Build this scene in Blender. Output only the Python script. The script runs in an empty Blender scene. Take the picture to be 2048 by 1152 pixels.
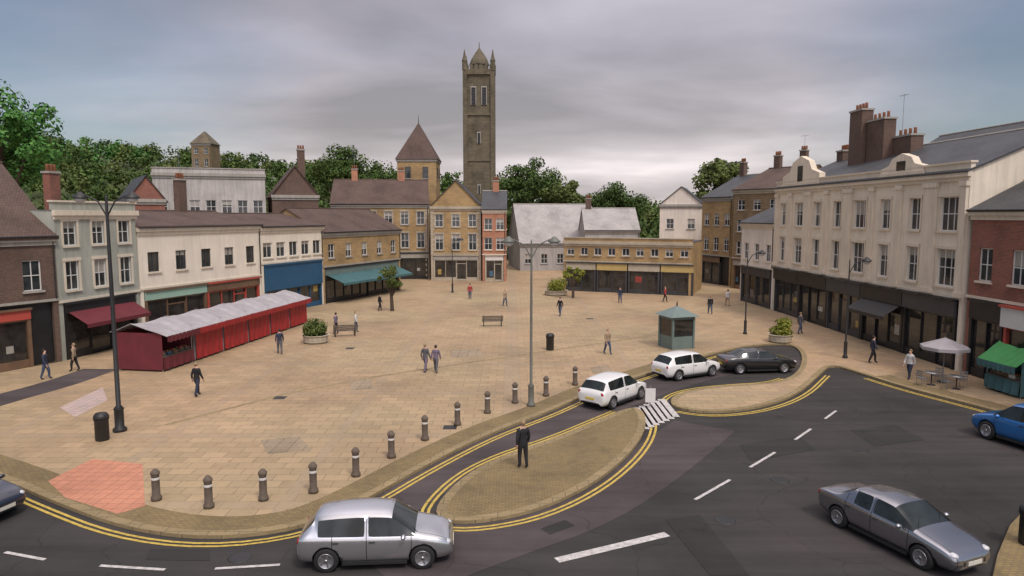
import bpy, bmesh, math, random
from mathutils import Vector, Matrix
R=math.radians
S=bpy.context.scene
C=S.collection
rnd=random.Random(7)
# ------------------------------------------------------------ camera
F=1400.0; HZ=430.0; CH=9.5
cam=bpy.data.cameras.new("camera"); co=bpy.data.objects.new("camera",cam); C.objects.link(co)
S.camera=co
cam.sensor_width=36; cam.lens=36*F/2048; cam.clip_end=5000
TH=math.atan((576-HZ)/F)
co.location=(0,0,CH); co.rotation_euler=(math.pi/2-TH,0,0)
# ------------------------------------------------------------ sky
SUN_EL=R(54); SUN_AZ=R(148)      # veiled sun high behind the camera, to the right
w=bpy.data.worlds.new("World"); S.world=w; w.use_nodes=True
def world():
    nt=w.node_tree; N=nt.nodes; L=nt.links
    bg=N['Background']; out=N['World Output']
    sk=N.new('ShaderNodeTexSky'); sk.sky_type='NISHITA'; sk.sun_disc=False
    sk.sun_elevation=SUN_EL; sk.sun_rotation=SUN_AZ
    L.new(sk.outputs[0],bg.inputs[0]); bg.inputs[1].default_value=.07
    tc=N.new('ShaderNodeTexCoord'); sp=N.new('ShaderNodeSeparateXYZ'); L.new(tc.outputs['Generated'],sp.inputs[0])
    def m(op,a,b=None,c=None,clamp=False):
        n=N.new('ShaderNodeMath'); n.operation=op; n.use_clamp=clamp
        for i,v in enumerate((a,b,c)):
            if v is None: continue
            if isinstance(v,(int,float)): n.inputs[i].default_value=v
            else: L.new(v,n.inputs[i])
        return n.outputs[0]
    X,Y,Z=sp.outputs
    zz=m('ADD',m('MAXIMUM',Z,0.0),.16)
    cb=N.new('ShaderNodeCombineXYZ'); L.new(m('DIVIDE',X,zz),cb.inputs[0]); L.new(m('DIVIDE',Y,zz),cb.inputs[1])
    def noise(scale,det,rough,off,dist=0.):
        mp=N.new('ShaderNodeMapping'); mp.inputs['Location'].default_value=off; mp.inputs['Scale'].default_value=(.8,1.15,1)
        L.new(cb.outputs[0],mp.inputs[0])
        n=N.new('ShaderNodeTexNoise'); n.inputs['Scale'].default_value=scale; n.inputs['Detail'].default_value=det
        n.inputs['Roughness'].default_value=rough; n.inputs['Distortion'].default_value=dist
        L.new(mp.outputs[0],n.inputs[0]); return n.outputs[0]
    def ramp(f,stops):
        r=N.new('ShaderNodeValToRGB'); L.new(f,r.inputs[0]); e=r.color_ramp.elements
        while len(e)<len(stops): e.new(.5)
        for k,(p,c) in enumerate(stops): e[k].position=p; e[k].color=(*c,1)
        return r.outputs[0]
    n1=noise(.85,5,.46,(3.1,.4,0),.3)
    n3=noise(2.6,5,.5,(8,3,0),.4)
    mix=m('ADD',m('MULTIPLY',n1,.86),m('MULTIPLY',n3,.14))
    col=ramp(mix,[(.36,(.29,.285,.315)),(.47,(.385,.37,.41)),(.56,(.47,.45,.50)),(.68,(.62,.59,.65))])
    # paler and warmer towards the horizon, brighter overhead
    hz=ramp(Z,[(0,(1.42,1.33,1.18)),(.10,(1.12,1.08,1.0)),(.22,(.97,.97,1.0)),(.42,(1.15,1.13,1.18)),])
    mul=N.new('ShaderNodeMix'); mul.data_type='RGBA'; mul.blend_type='MULTIPLY'; mul.inputs[0].default_value=1
    L.new(col,mul.inputs[6]); L.new(hz,mul.inputs[7])
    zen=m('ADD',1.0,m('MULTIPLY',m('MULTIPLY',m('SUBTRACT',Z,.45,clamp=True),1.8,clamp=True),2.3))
    b2=N.new('ShaderNodeBackground'); 
    # the cloud deck is brighter and warmer round the veiled sun, behind the camera
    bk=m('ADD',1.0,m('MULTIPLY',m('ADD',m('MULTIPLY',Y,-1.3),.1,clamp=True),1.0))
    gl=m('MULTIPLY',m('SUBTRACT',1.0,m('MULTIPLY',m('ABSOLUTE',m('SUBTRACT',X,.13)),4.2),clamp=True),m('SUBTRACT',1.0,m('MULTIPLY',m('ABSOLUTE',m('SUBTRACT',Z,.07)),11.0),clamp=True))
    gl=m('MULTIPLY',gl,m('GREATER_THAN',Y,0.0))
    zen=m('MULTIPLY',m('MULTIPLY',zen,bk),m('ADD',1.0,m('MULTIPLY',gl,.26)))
    zt=ramp(Z,[(0,(1,1,1)),(.45,(1,1,1)),(.8,(1.04,.98,.86))])
    mu2=N.new('ShaderNodeMix'); mu2.data_type='RGBA'; mu2.blend_type='MULTIPLY'; mu2.inputs[0].default_value=1
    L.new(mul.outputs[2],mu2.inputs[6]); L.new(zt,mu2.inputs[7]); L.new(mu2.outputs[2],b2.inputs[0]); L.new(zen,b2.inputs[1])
    # cloud cover: thinner far to either side
    n2=noise(.7,5,.5,(1.7,5.2,0),.2)
    side=m('MULTIPLY',m('SUBTRACT',m('ABSOLUTE',m('ADD',X,-.02)),.27,clamp=True),3.0)
    hole=m('SUBTRACT',m('ADD',side,m('MULTIPLY',m('SUBTRACT',n2,.5),1.2)),.12,clamp=True)
    cov=m('SUBTRACT',1.0,m('MULTIPLY',hole,1.1,clamp=True),clamp=True)
    cov=m('MAXIMUM',cov,.22)
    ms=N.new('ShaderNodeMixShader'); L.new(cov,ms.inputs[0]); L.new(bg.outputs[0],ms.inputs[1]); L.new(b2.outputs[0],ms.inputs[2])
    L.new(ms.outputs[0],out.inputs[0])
world()
sl=bpy.data.lights.new('sun','SUN'); so=bpy.data.objects.new('sun',sl); C.objects.link(so)
sl.energy=1.5; sl.angle=R(10); sl.color=(1,.93,.82)
sd=Vector((math.sin(SUN_AZ)*math.cos(SUN_EL),math.cos(SUN_AZ)*math.cos(SUN_EL),math.sin(SUN_EL)))
so.rotation_euler=sd.to_track_quat('Z','Y').to_euler()
S.view_settings.view_transform='Standard'; S.view_settings.look='None'; S.view_settings.exposure=.16; S.view_settings.gamma=1

def G(x,y,z=0.0):
    "point of height z that the photograph shows at pixel x,y"
    v=y-576; dx=x-1024; dy=F*math.cos(TH)-v*math.sin(TH); dz=-F*math.sin(TH)-v*math.cos(TH)
    t=(z-CH)/dz; return Vector((dx*t,dy*t,z))
# ------------------------------------------------------------ materials
MC={}
def nmat(name):
    m=bpy.data.materials.new(name); m.use_nodes=True; MC[name]=m
    return m,m.node_tree.nodes,m.node_tree.links,m.node_tree.nodes['Principled BSDF']
def uvn(N,L,scale=(1,1,1),gen='UV'):
    tc=N.new('ShaderNodeTexCoord'); mp=N.new('ShaderNodeMapping'); mp.inputs['Scale'].default_value=scale
    L.new(tc.outputs[gen],mp.inputs[0]); return mp.outputs[0]
def noi(N,L,vec,scale,det=4,rough=.55):
    n=N.new('ShaderNodeTexNoise'); n.inputs['Scale'].default_value=scale; n.inputs['Detail'].default_value=det; n.inputs['Roughness'].default_value=rough
    L.new(vec,n.inputs[0]); return n.outputs[0]
def rmp(N,L,f,stops):
    r=N.new('ShaderNodeValToRGB'); L.new(f,r.inputs[0]); e=r.color_ramp.elements
    while len(e)<len(stops): e.new(.5)
    for k,(p,c) in enumerate(stops):
        e[k].position=p; e[k].color=(c,c,c,1) if isinstance(c,(int,float)) else (*c,1)
    return r.outputs[0]
def mixc(N,L,mode,f,a,b):
    m=N.new('ShaderNodeMix'); m.data_type='RGBA'; m.blend_type=mode
    for i,v in ((0,f),(6,a),(7,b)):
        if isinstance(v,(int,float)): m.inputs[i].default_value=v
        elif isinstance(v,tuple): m.inputs[i].default_value=(*v,1)
        else: L.new(v,m.inputs[i])
    return m.outputs[2]
def bump(N,L,b,h,st=.3,dist=.02):
    n=N.new('ShaderNodeBump'); n.inputs['Strength'].default_value=st; n.inputs['Distance'].default_value=dist
    L.new(h,n.inputs['Height']); L.new(n.outputs[0],b.inputs['Normal'])
def plain(name,col,rough=.6,metal=0,var=.12,vs=1.2,spec=.5,coat=0,gen='Object'):
    m,N,L,b=nmat(name)
    v=uvn(N,L,gen=gen)
    n=rmp(N,L,noi(N,L,v,vs,6,.6),[(.3,1-var),(.7,1+var*.6)])
    L.new(mixc(N,L,'MULTIPLY',1.0,tuple(col),n),b.inputs['Base Color'])
    b.inputs['Roughness'].default_value=rough; b.inputs['Metallic'].default_value=metal
    b.inputs['Specular IOR Level'].default_value=spec; b.inputs['Coat Weight'].default_value=coat; b.inputs['Coat Roughness'].default_value=.05
    return m
def blocks(name,c1,c2,mortar,bw,bh,ms=.012,rough=.85,var=.3,off=.5,bs=.25,bias=0,vs=.35,stain=.35):
    "brick, ashlar, slates, flags: metres in UV space"
    m,N,L,b=nmat(name)
    v=uvn(N,L)
    t=N.new('ShaderNodeTexBrick'); L.new(v,t.inputs[0]); t.offset=off
    t.inputs['Color1'].default_value=(*c1,1); t.inputs['Color2'].default_value=(*c2,1); t.inputs['Mortar'].default_value=(*mortar,1)
    t.inputs['Scale'].default_value=1; t.inputs['Brick Width'].default_value=bw; t.inputs['Row Height'].default_value=bh
    t.inputs['Mortar Size'].default_value=ms; t.inputs['Mortar Smooth'].default_value=.2; t.inputs['Bias'].default_value=bias
    big=rmp(N,L,noi(N,L,v,vs,8,.62),[(.28,1-stain),(.5,1.0),(.75,1+stain*.5)])
    fine=rmp(N,L,noi(N,L,v,9,4,.7),[(.3,1-var*.5),(.7,1+var*.4)])
    c=mixc(N,L,'MULTIPLY',1.0,t.outputs[0],big); c=mixc(N,L,'MULTIPLY',1.0,c,fine)
    L.new(c,b.inputs['Base Color']); b.inputs['Roughness'].default_value=rough; b.inputs['Specular IOR Level'].default_value=.3
    inv=N.new('ShaderNodeMath'); inv.operation='SUBTRACT'; inv.inputs[0].default_value=1; L.new(t.outputs[1],inv.inputs[1])
    bump(N,L,b,inv.outputs[0],bs,.012)
    return m
def render_wall(name,col,stain=.3,rough=.85):
    m,N,L,b=nmat(name)
    v=uvn(N,L); vs=uvn(N,L,(3.5,.28,1))
    st=rmp(N,L,noi(N,L,vs,1.0,7,.65),[(.35,1-stain*.7),(.6,1.0)])
    bl=rmp(N,L,noi(N,L,v,.5,7,.6),[(.3,1-stain*.6),(.65,1.05)])
    c=mixc(N,L,'MULTIPLY',1.0,tuple(col),st); c=mixc(N,L,'MULTIPLY',1.0,c,bl)
    L.new(c,b.inputs['Base Color']); b.inputs['Roughness'].default_value=rough; b.inputs['Specular IOR Level'].default_value=.25
    bump(N,L,b,noi(N,L,v,25,3),.15,.01)
    return m
def asphalt(name,col,tint):
    m,N,L,b=nmat(name)
    v=uvn(N,L)
    g=rmp(N,L,noi(N,L,v,38,3,.8),[(.3,.65),(.7,1.4)])
    p=rmp(N,L,noi(N,L,v,.16,8,.62),[(.33,tuple(c*.72 for c in col)),(.5,tuple(col)),(.66,tuple(tint))])
    tr=rmp(N,L,noi(N,L,uvn(N,L,(.09,1.1,1)),1.2,4,.6),[(.35,.86),(.65,1.12)])
    c=mixc(N,L,'MULTIPLY',1.0,p,g); c=mixc(N,L,'MULTIPLY',1.0,c,tr)
    # cracks and tar seams
    vo=N.new('ShaderNodeTexVoronoi'); vo.feature='DISTANCE_TO_EDGE'; vo.inputs['Scale'].default_value=.22
    dv=N.new('ShaderNodeVectorMath'); dv.operation='ADD'; L.new(v,dv.inputs[0])
    nn=N.new('ShaderNodeTexNoise'); nn.inputs['Scale'].default_value=.9; nn.inputs['Detail'].default_value=5; L.new(v,nn.inputs[0]); L.new(nn.outputs[1],dv.inputs[1])
    L.new(dv.outputs[0],vo.inputs[0])
    cr=rmp(N,L,vo.outputs[0],[(.0,.74),(.008,1.0)])
    c=mixc(N,L,'MULTIPLY',1.0,c,cr)
    L.new(c,b.inputs['Base Color']); b.inputs['Roughness'].default_value=.92; b.inputs['Specular IOR Level'].default_value=.2
    bump(N,L,b,noi(N,L,v,60,2,.7),.25,.01)
    return m
M={}
M['asphalt']=asphalt('asphalt',(.043,.041,.039),(.054,.047,.046))
M['asphalt2']=asphalt('older asphalt',(.070,.058,.058),(.088,.071,.071))
def paving():
    m,N,L,b=nmat('plaza paving'); v=uvn(N,L)
    def br(w_,h_,c1,c2,mo,ms):
        t=N.new('ShaderNodeTexBrick'); L.new(v,t.inputs[0]); t.inputs['Scale'].default_value=1
        t.inputs['Brick Width'].default_value=w_; t.inputs['Row Height'].default_value=h_; t.inputs['Mortar Size'].default_value=ms
        t.inputs['Color1'].default_value=(*c1,1); t.inputs['Color2'].default_value=(*c2,1); t.inputs['Mortar'].default_value=(*mo,1); return t
    a=br(.9,.6,(.375,.278,.172),(.305,.230,.145),(.18,.14,.093),.014)
    big=rmp(N,L,noi(N,L,v,.12,8,.6),[(.3,.74),(.5,1.0),(.7,1.14)])
    hue=rmp(N,L,noi(N,L,v,.07,3,.5),[(.35,(.97,1.0,.95)),(.65,(1.05,.98,.95))])
    sp=rmp(N,L,noi(N,L,v,3.2,6,.75),[(.30,.74),(.45,1.0),(.7,1.06)])
    # every few metres a darker course, both ways
    sx=N.new('ShaderNodeSeparateXYZ'); L.new(v,sx.inputs[0])
    def band(o,per,wd):
        mo=N.new('ShaderNodeMath'); mo.operation='MODULO'; L.new(o,mo.inputs[0]); mo.inputs[1].default_value=per
        ab=N.new('ShaderNodeMath'); ab.operation='ABSOLUTE'; L.new(mo.outputs[0],ab.inputs[0])
        lt=N.new('ShaderNodeMath'); lt.operation='LESS_THAN'; L.new(ab.outputs[0],lt.inputs[0]); lt.inputs[1].default_value=wd; return lt.outputs[0]
    mx=N.new('ShaderNodeMath'); mx.operation='MAXIMUM'; L.new(band(sx.outputs[0],7.2,.45),mx.inputs[0]); L.new(band(sx.outputs[1],7.2,.6),mx.inputs[1])
    sc=N.new('ShaderNodeMath'); sc.operation='MULTIPLY'; L.new(mx.outputs[0],sc.inputs[0]); sc.inputs[1].default_value=.5
    c=mixc(N,L,'MIX',sc.outputs[0],a.outputs[0],(.30,.235,.165))
    for q in (big,hue,sp): c=mixc(N,L,'MULTIPLY',1.0,c,q)
    # trodden gum spots
    vo=N.new('ShaderNodeTexVoronoi'); vo.inputs['Scale'].default_value=1.6; L.new(v,vo.inputs[0])
    c=mixc(N,L,'MULTIPLY',1.0,c,rmp(N,L,vo.outputs[0],[(.03,.62),(.05,1.0)]))
    L.new(c,b.inputs['Base Color']); b.inputs['Roughness'].default_value=.8; b.inputs['Specular IOR Level'].default_value=.3
    return m
M['paving']=paving()
M['newslab']=blocks('relaid grey slabs',(.31,.245,.165),(.27,.215,.148),(.13,.10,.075),.6,.6,.014,off=0)
M['setts']=blocks('buff setts',(.235,.172,.075),(.185,.137,.064),(.12,.10,.07),.22,.12,.012,stain=.3,vs=.5)
M['kerb']=blocks('kerbstone',(.28,.215,.115),(.24,.185,.10),(.10,.08,.05),.9,.5,.012,stain=.25)
M['tactile']=blocks('salmon tactile paving',(.52,.235,.145),(.45,.205,.13),(.26,.13,.09),.4,.4,.012,off=0,stain=.18)
M['pinkslab']=blocks('pale pink paving',(.45,.35,.31),(.40,.32,.29),(.22,.18,.16),.4,.4,.012,off=0,stain=.2)
M['white']=plain('worn white road paint',(.50,.48,.46),.7,var=.45,vs=6,gen='UV')
M['yellow']=plain('worn yellow road paint',(.50,.36,.07),.7,var=.4,vs=6,gen='UV')
M['brick']=blocks('red brick',(.32,.085,.045),(.20,.06,.038),(.25,.21,.18),.225,.075,.010)
M['brickdark']=blocks('sooty brown brick',(.155,.085,.06),(.10,.062,.048),(.14,.12,.10),.225,.075,.010)
M['brickorange']=blocks('orange brick',(.48,.19,.10),(.40,.16,.09),(.34,.25,.19),.225,.075,.010)
M['stone']=blocks('honey sandstone',(.41,.275,.125),(.33,.225,.115),(.25,.19,.12),.62,.30,.014,stain=.4)
M['stonebrown']=blocks('brown weathered stone',(.25,.18,.10),(.20,.145,.085),(.12,.09,.06),.62,.30,.014,stain=.35)
M['stonepale']=blocks('pale buff stone',(.46,.40,.30),(.40,.35,.27),(.26,.23,.18),.62,.30,.012,stain=.3)
M['stonedark']=blocks('weathered dark stone',(.155,.13,.085),(.115,.098,.066),(.08,.07,.055),.6,.32,.016,stain=.5)
M['slate']=blocks('grey slate',(.075,.078,.082),(.055,.058,.062),(.045,.045,.05),.3,.22,.012,rough=.55,stain=.35)
M['slatepale']=blocks('pale weathered slate',(.42,.39,.37),(.35,.33,.32),(.15,.15,.15),.3,.22,.012,rough=.6,stain=.35)
M['tile']=blocks('brown clay tile',(.13,.085,.068),(.10,.068,.058),(.05,.035,.03),.2,.16,.014,stain=.4)
M['cream']=render_wall('cream painted render',(.76,.68,.55),.2)
M['creamwarm']=render_wall('warm cream render',(.80,.72,.60),.15)
M['palegrey']=render_wall('pale grey green render',(.40,.41,.35),.3)
M['whitewall']=render_wall('off white render',(.74,.67,.58),.2)
M['palewall']=render_wall('pale grey render',(.50,.47,.44),.35)
M['greywall']=render_wall('light grey render',(.42,.40,.38),.3)
M['trimcream']=render_wall('cream stone trim',(.68,.60,.48),.2)
M['trimgrey']=render_wall('grey stone trim',(.36,.34,.30),.25)
M['frame']=plain('white window frame',(.66,.65,.62),.5,var=.1)
M['framedark']=plain('dark window frame',(.05,.048,.045),.5)
def glass(name,col,rough=.06):
    m,N,L,b=nmat(name); v=uvn(N,L,gen='Object')
    c=rmp(N,L,noi(N,L,v,.9,5,.6),[(.35,tuple(x*.5 for x in col)),(.65,tuple(x*1.5 for x in col))])
    L.new(c,b.inputs['Base Color']); b.inputs['Roughness'].default_value=rough; b.inputs['Specular IOR Level'].default_value=.6
    bump(N,L,b,noi(N,L,v,.7,2),.08,.02); return m
M['glass']=glass('window glass',(.035,.04,.042))
M['shopglass']=glass('shop window glass',(.032,.030,.027),.04)
M['carglass']=glass('car glass',(.018,.024,.024),.03)
M['blind']=plain('blind behind glass',(.34,.32,.28),.25,var=.1,coat=.5)
M['black']=plain('black shopfront paint',(.016,.016,.017),.45,var=.25)
M['charcoal']=plain('charcoal shopfront paint',(.045,.045,.047),.5,var=.2)
M['red']=plain('red sheeting',(.34,.022,.024),.55,var=.25,vs=1.5)
M['maroon']=plain('maroon canvas',(.13,.018,.025),.75,var=.2)
M['redpaint']=plain('red shopfront paint',(.42,.07,.05),.5)
M['blue']=plain('blue sign panel',(.018,.085,.17),.45,var=.12)
M['teal']=plain('teal canvas',(.05,.13,.14),.75,var=.2)
M['tealmetal']=plain('grey green painted metal',(.14,.19,.175),.5,var=.15)
M['mint']=plain('pale mint panel',(.30,.45,.36),.6)
M['brownfascia']=plain('brown timber fascia',(.16,.095,.055),.6,var=.25)
M['yellowfascia']=plain('buff yellow fascia',(.46,.34,.13),.6)
M['whitesign']=plain('white sign panel',(.62,.60,.57),.5)
M['canvasgrey']=plain('pale grey canvas',(.34,.32,.33),.75,var=.22,vs=1.0)
M['greensheet']=plain('green canvas',(.04,.26,.06),.6,var=.15)
M['iron']=plain('black cast iron',(.022,.022,.022),.5,.0,var=.3)
M['poleg']=plain('grey green lamp paint',(.13,.135,.115),.5,var=.2)
M['galv']=plain('galvanised steel',(.32,.33,.34),.4,.7,var=.2)
M['bollard']=plain('weathered brown timber',(.115,.088,.066),.8,var=.35,vs=6)
M['lampglass']=plain('lamp glass',(.5,.5,.48),.3)
M['bark']=plain('bark',(.075,.055,.04),.9,var=.4,vs=5)
M['soil']=plain('soil',(.05,.035,.025),.95)
M['tyre']=plain('tyre rubber',(.014,.014,.014),.85)
M['rim']=plain('alloy rim',(.38,.38,.39),.3,.8)
M['plastic']=plain('black plastic trim',(.015,.015,.015),.6)
M['lens']=plain('headlight lens',(.55,.56,.58),.12,var=.3,vs=12)
M['lensred']=plain('tail light lens',(.30,.012,.012),.2)
M['plate']=plain('number plate',(.60,.58,.50),.5)
M['plateyellow']=plain('yellow number plate',(.60,.45,.06),.5)
for k_,c_ in enumerate(((.42,.40,.36),(.30,.05,.04),(.40,.28,.08),(.06,.14,.22),(.16,.14,.13))): M['poster%d'%(k_+1)]=plain('window poster %d'%(k_+1),c_,.3,var=.5,vs=7)
M['terracotta']=plain('terracotta pot',(.36,.15,.08),.8)
M['skin']=plain('skin',(.48,.29,.21),.55,var=.05)
def paint(name,col,metal=.5,rough=.28,coat=1): return plain(name,col,rough,metal,var=.05,vs=.5,coat=coat)
M['silverpaint']=paint('silver car paint',(.72,.73,.74),.9,.2,.6)
M['greypaint']=paint('grey car paint',(.36,.365,.39),.92,.2,.6)
M['whitepaint']=paint('white car paint',(.72,.72,.70),0)
M['blackpaint']=paint('black car paint',(.012,.012,.014),.1)
M['navypaint']=paint('dark navy car paint',(.016,.022,.04),.3)
M['bluepaint']=paint('blue car paint',(.02,.15,.42),.35)
M['greenpaint']=paint('green car paint',(.03,.24,.07),.2)
def cloth(n,c): M[n]=plain(n,c,.85,var=.2,vs=6)
for n,c in (('black cloth',(.014,.014,.017)),('navy cloth',(.025,.032,.06)),('grey cloth',(.10,.10,.11)),('denim',(.05,.075,.13)),('tan cloth',(.3,.22,.14)),('red cloth',(.35,.04,.04)),('white cloth',(.55,.54,.52)),('mauve cloth',(.15,.12,.17)),('dark hair',(.03,.02,.015)),('light hair',(.28,.2,.11)),('shoe leather',(.02,.016,.013))): cloth(n,c)
def leafmat(name,cols):
    m,N,L,b=nmat(name)
    gi=N.new('ShaderNodeNewGeometry'); v=uvn(N,L,gen='Object')
    per=rmp(N,L,gi.outputs['Random Per Island'],[(0,cols[0]),(.5,cols[1]),(1,cols[2])])
    big=rmp(N,L,noi(N,L,v,.12,4,.6),[(.35,.68),(.65,1.3)])
    L.new(mixc(N,L,'MULTIPLY',1.0,per,big),b.inputs['Base Color'])
    b.inputs['Roughness'].default_value=.65; b.inputs['Specular IOR Level'].default_value=.2
    b.inputs['Subsurface Weight'].default_value=0
    return m
M['leafdark']=leafmat('dark green leaves',[(.035,.066,.014),(.055,.095,.02),(.08,.125,.03)])
M['leafbright']=leafmat('bright green leaves',[(.04,.12,.025),(.06,.17,.035),(.10,.22,.05)])
M['leafolive']=leafmat('olive green leaves',[(.06,.085,.02),(.09,.12,.03),(.13,.16,.045)])
M['leafyellow']=leafmat('yellow green leaves',[(.13,.15,.02),(.2,.22,.03),(.26,.26,.05)])
M['grass']=plain('hill grass',(.06,.085,.025),.9,var=.35,vs=.05)
# ------------------------------------------------------------ mesh builder
class MB:
    def __init__(s): s.v=[]; s.f=[]; s.mi=[]; s.ms=[]; s.sm=[]
    def mat(s,m):
        m=M[m] if isinstance(m,str) else m
        if m not in s.ms: s.ms.append(m)
        return s.ms.index(m)
    def face(s,pts,m,sm=False):
        b=len(s.v); s.v+= [tuple(p) for p in pts]; s.f.append(tuple(range(b,b+len(pts)))); s.mi.append(s.mat(m)); s.sm.append(sm)
    def raw(s,vs,fs,m,sm=False):
        b=len(s.v); s.v+=[tuple(p) for p in vs]; k=s.mat(m)
        for f in fs: s.f.append(tuple(b+i for i in f)); s.mi.append(k); s.sm.append(sm)
    def box(s,x0,x1,y0,y1,z0,z1,m,mt=None):
        v=[(x,y,z) for z in (z0,z1) for y in (y0,y1) for x in (x0,x1)]
        s.raw(v,[(0,2,3,1),(4,5,7,6),(0,1,5,4),(2,6,7,3),(0,4,6,2),(1,3,7,5)],m)
        return s
    def obox(s,c,half,mt,m):
        v=[mt@Vector((x*half[0]+c[0],y*half[1]+c[1],z*half[2]+c[2])) for z in (-1,1) for y in (-1,1) for x in (-1,1)]
        s.raw(v,[(0,2,3,1),(4,5,7,6),(0,1,5,4),(2,6,7,3),(0,4,6,2),(1,3,7,5)],m)
    def tube(s,a,b,r0,r1,m,n=10,cap=True):
        a=Vector(a); b=Vector(b); q=(b-a).to_track_quat('Z','Y'); vs=[]
        for p,r in ((a,r0),(b,r1)):
            for i in range(n):
                t=2*math.pi*i/n; vs.append(p+q@Vector((math.cos(t)*r,math.sin(t)*r,0)))
        fs=[(i,(i+1)%n,n+(i+1)%n,n+i) for i in range(n)]
        s.raw(vs,fs,m,True)
        if cap: s.raw(vs,[tuple(range(n-1,-1,-1)),tuple(range(n,2*n))],m)
        return s
    def lathe(s,prof,m,n=14,c=(0,0,0),sm=True):
        vs=[(c[0]+math.cos(2*math.pi*i/n)*r,c[1]+math.sin(2*math.pi*i/n)*r,c[2]+z) for r,z in prof for i in range(n)]
        fs=[(k*n+i,k*n+(i+1)%n,(k+1)*n+(i+1)%n,(k+1)*n+i) for k in range(len(prof)-1) for i in range(n)]
        fs.append(tuple(range(n-1,-1,-1))); fs.append(tuple((len(prof)-1)*n+i for i in range(n)))
        s.raw(vs,fs,m,sm); return s
    def prism(s,poly,z0,z1,m,top=None,bottom=False):
        "poly counter-clockwise in plan"
        n=len(poly)
        for i in range(n):
            a=poly[i]; b=poly[(i+1)%n]; s.face([(a[0],a[1],z0),(b[0],b[1],z0),(b[0],b[1],z1),(a[0],a[1],z1)],m)
        s.face([(p[0],p[1],z1) for p in poly],top or m)
        if bottom: s.face([(p[0],p[1],z0) for p in reversed(poly)],m)
        return s
    def build(s,name,parent=None,loc=None,bevel=0):
        me=bpy.data.meshes.new(name); me.from_pydata(s.v,[],s.f)
        for m in s.ms: me.materials.append(m)
        me.polygons.foreach_set('material_index',s.mi); me.polygons.foreach_set('use_smooth',s.sm)
        me.update(); uvs(me)
        o=bpy.data.objects.new(name,me); C.objects.link(o)
        if parent: o.parent=parent
        if loc is not None: o.location=loc
        if bevel:
            b=o.modifiers.new('bevel','BEVEL'); b.width=bevel; b.segments=2; b.limit_method='ANGLE'
        return o
def uvs(me):
    uv=me.uv_layers.new(name='UVMap').data; vs=me.vertices; lp=me.loops
    for p in me.polygons:
        n=p.normal
        if abs(n.z)>.999 or n.length<.5: t=Vector((1,0,0)); b=Vector((0,1,0))
        else:
            t=Vector((-n.y,n.x,0)).normalized(); b=n.cross(t)
        for li in p.loop_indices:
            c=vs[lp[li].vertex_index].co; uv[li].uv=(c.dot(t),c.dot(b))
def tag(o,label=None,cat=None,group=None,kind=None):
    if label: o['label']=label
    if cat: o['category']=cat
    if group: o['group']=group
    if kind: o['kind']=kind
    return o
def empty(name,loc,rz=0,label=None,cat=None,group=None):
    o=bpy.data.objects.new(name,None); C.objects.link(o); o.location=loc; o.rotation_euler=(0,0,rz); o.empty_display_size=.5
    return tag(o,label,cat,group)
def copy_tree(o,parent=None):
    c=o.copy(); C.objects.link(c); c.parent=parent
    for ch in list(o.children): copy_tree(ch,c)
    return c
def place(proto,used,loc,rz,label,group=None,sc=1):
    o=proto if not used[0] else copy_tree(proto); used[0]=1
    o.location=loc; o.rotation_euler=(0,0,rz); o['label']=label; o.scale=(sc,sc,sc)
    if group: o['group']=group
    return o
# ------------------------------------------------------------ ground, roads, kerbs
KH=.12
def px(lst,z=KH): return [(G(x,y,z).x,G(x,y,z).y) for x,y in lst]
def smooth(pts,k=2,closed=False):
    for _ in range(k):
        o=[]; n=len(pts)
        for i in range(n if closed else n-1):
            a=pts[i]; b=pts[(i+1)%n]
            o+=[(a[0]*.75+b[0]*.25,a[1]*.75+b[1]*.25),(a[0]*.25+b[0]*.75,a[1]*.25+b[1]*.75)]
        pts=o if closed else [pts[0]]+o+[pts[-1]]
    return pts
def area(p): return sum(p[i][0]*p[(i+1)%len(p)][1]-p[(i+1)%len(p)][0]*p[i][1] for i in range(len(p)))/2
def offset(line,d):
    "shift an open polyline sideways (left of travel is +)"
    o=[]
    for i,p in enumerate(line):
        a=line[max(i-1,0)]; b=line[min(i+1,len(line)-1)]; dx=b[0]-a[0]; dy=b[1]-a[1]; l=math.hypot(dx,dy) or 1
        o.append((p[0]-dy/l*d,p[1]+dx/l*d))
    return o
def strip(mb,line,w0,w1,z,m,skip=None):
    a=offset(line,w0); b=offset(line,w1)
    for i in range(len(line)-1):
        if skip and skip(i): continue
        q=[(a[i][0],a[i][1],z),(a[i+1][0],a[i+1][1],z),(b[i+1][0],b[i+1][1],z),(b[i][0],b[i][1],z)]
        if w1<w0: q.reverse()
        mb.face(q[::-1] if w1<w0 and False else q,m)
def ngon(mb,poly,z,m):
    from mathutils.geometry import delaunay_2d_cdt
    n=len(poly); V_,_,F_,_,_,_=delaunay_2d_cdt([Vector((p[0],p[1])) for p in poly],[],[list(range(n)) if area(poly)>0 else list(range(n-1,-1,-1))],1,1e-5)
    fs=[]
    for f in F_:
        a=area([V_[k] for k in f])
        if abs(a)>1e-6: fs.append(tuple(f) if a>0 else tuple(reversed(f)))
    mb.raw([(v.x,v.y,z) for v in V_],fs,m)
def wallstrip(mb,line,z0,z1,m):
    for i in range(len(line)-1):
        a=line[i]; b=line[i+1]; mb.face([(a[0],a[1],z0),(b[0],b[1],z0),(b[0],b[1],z1),(a[0],a[1],z1)],m)
mb=MB(); mb.box(-900,900,-60,1500,-1,0,'asphalt'); tag(mb.build('road'),kind='structure')
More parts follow.
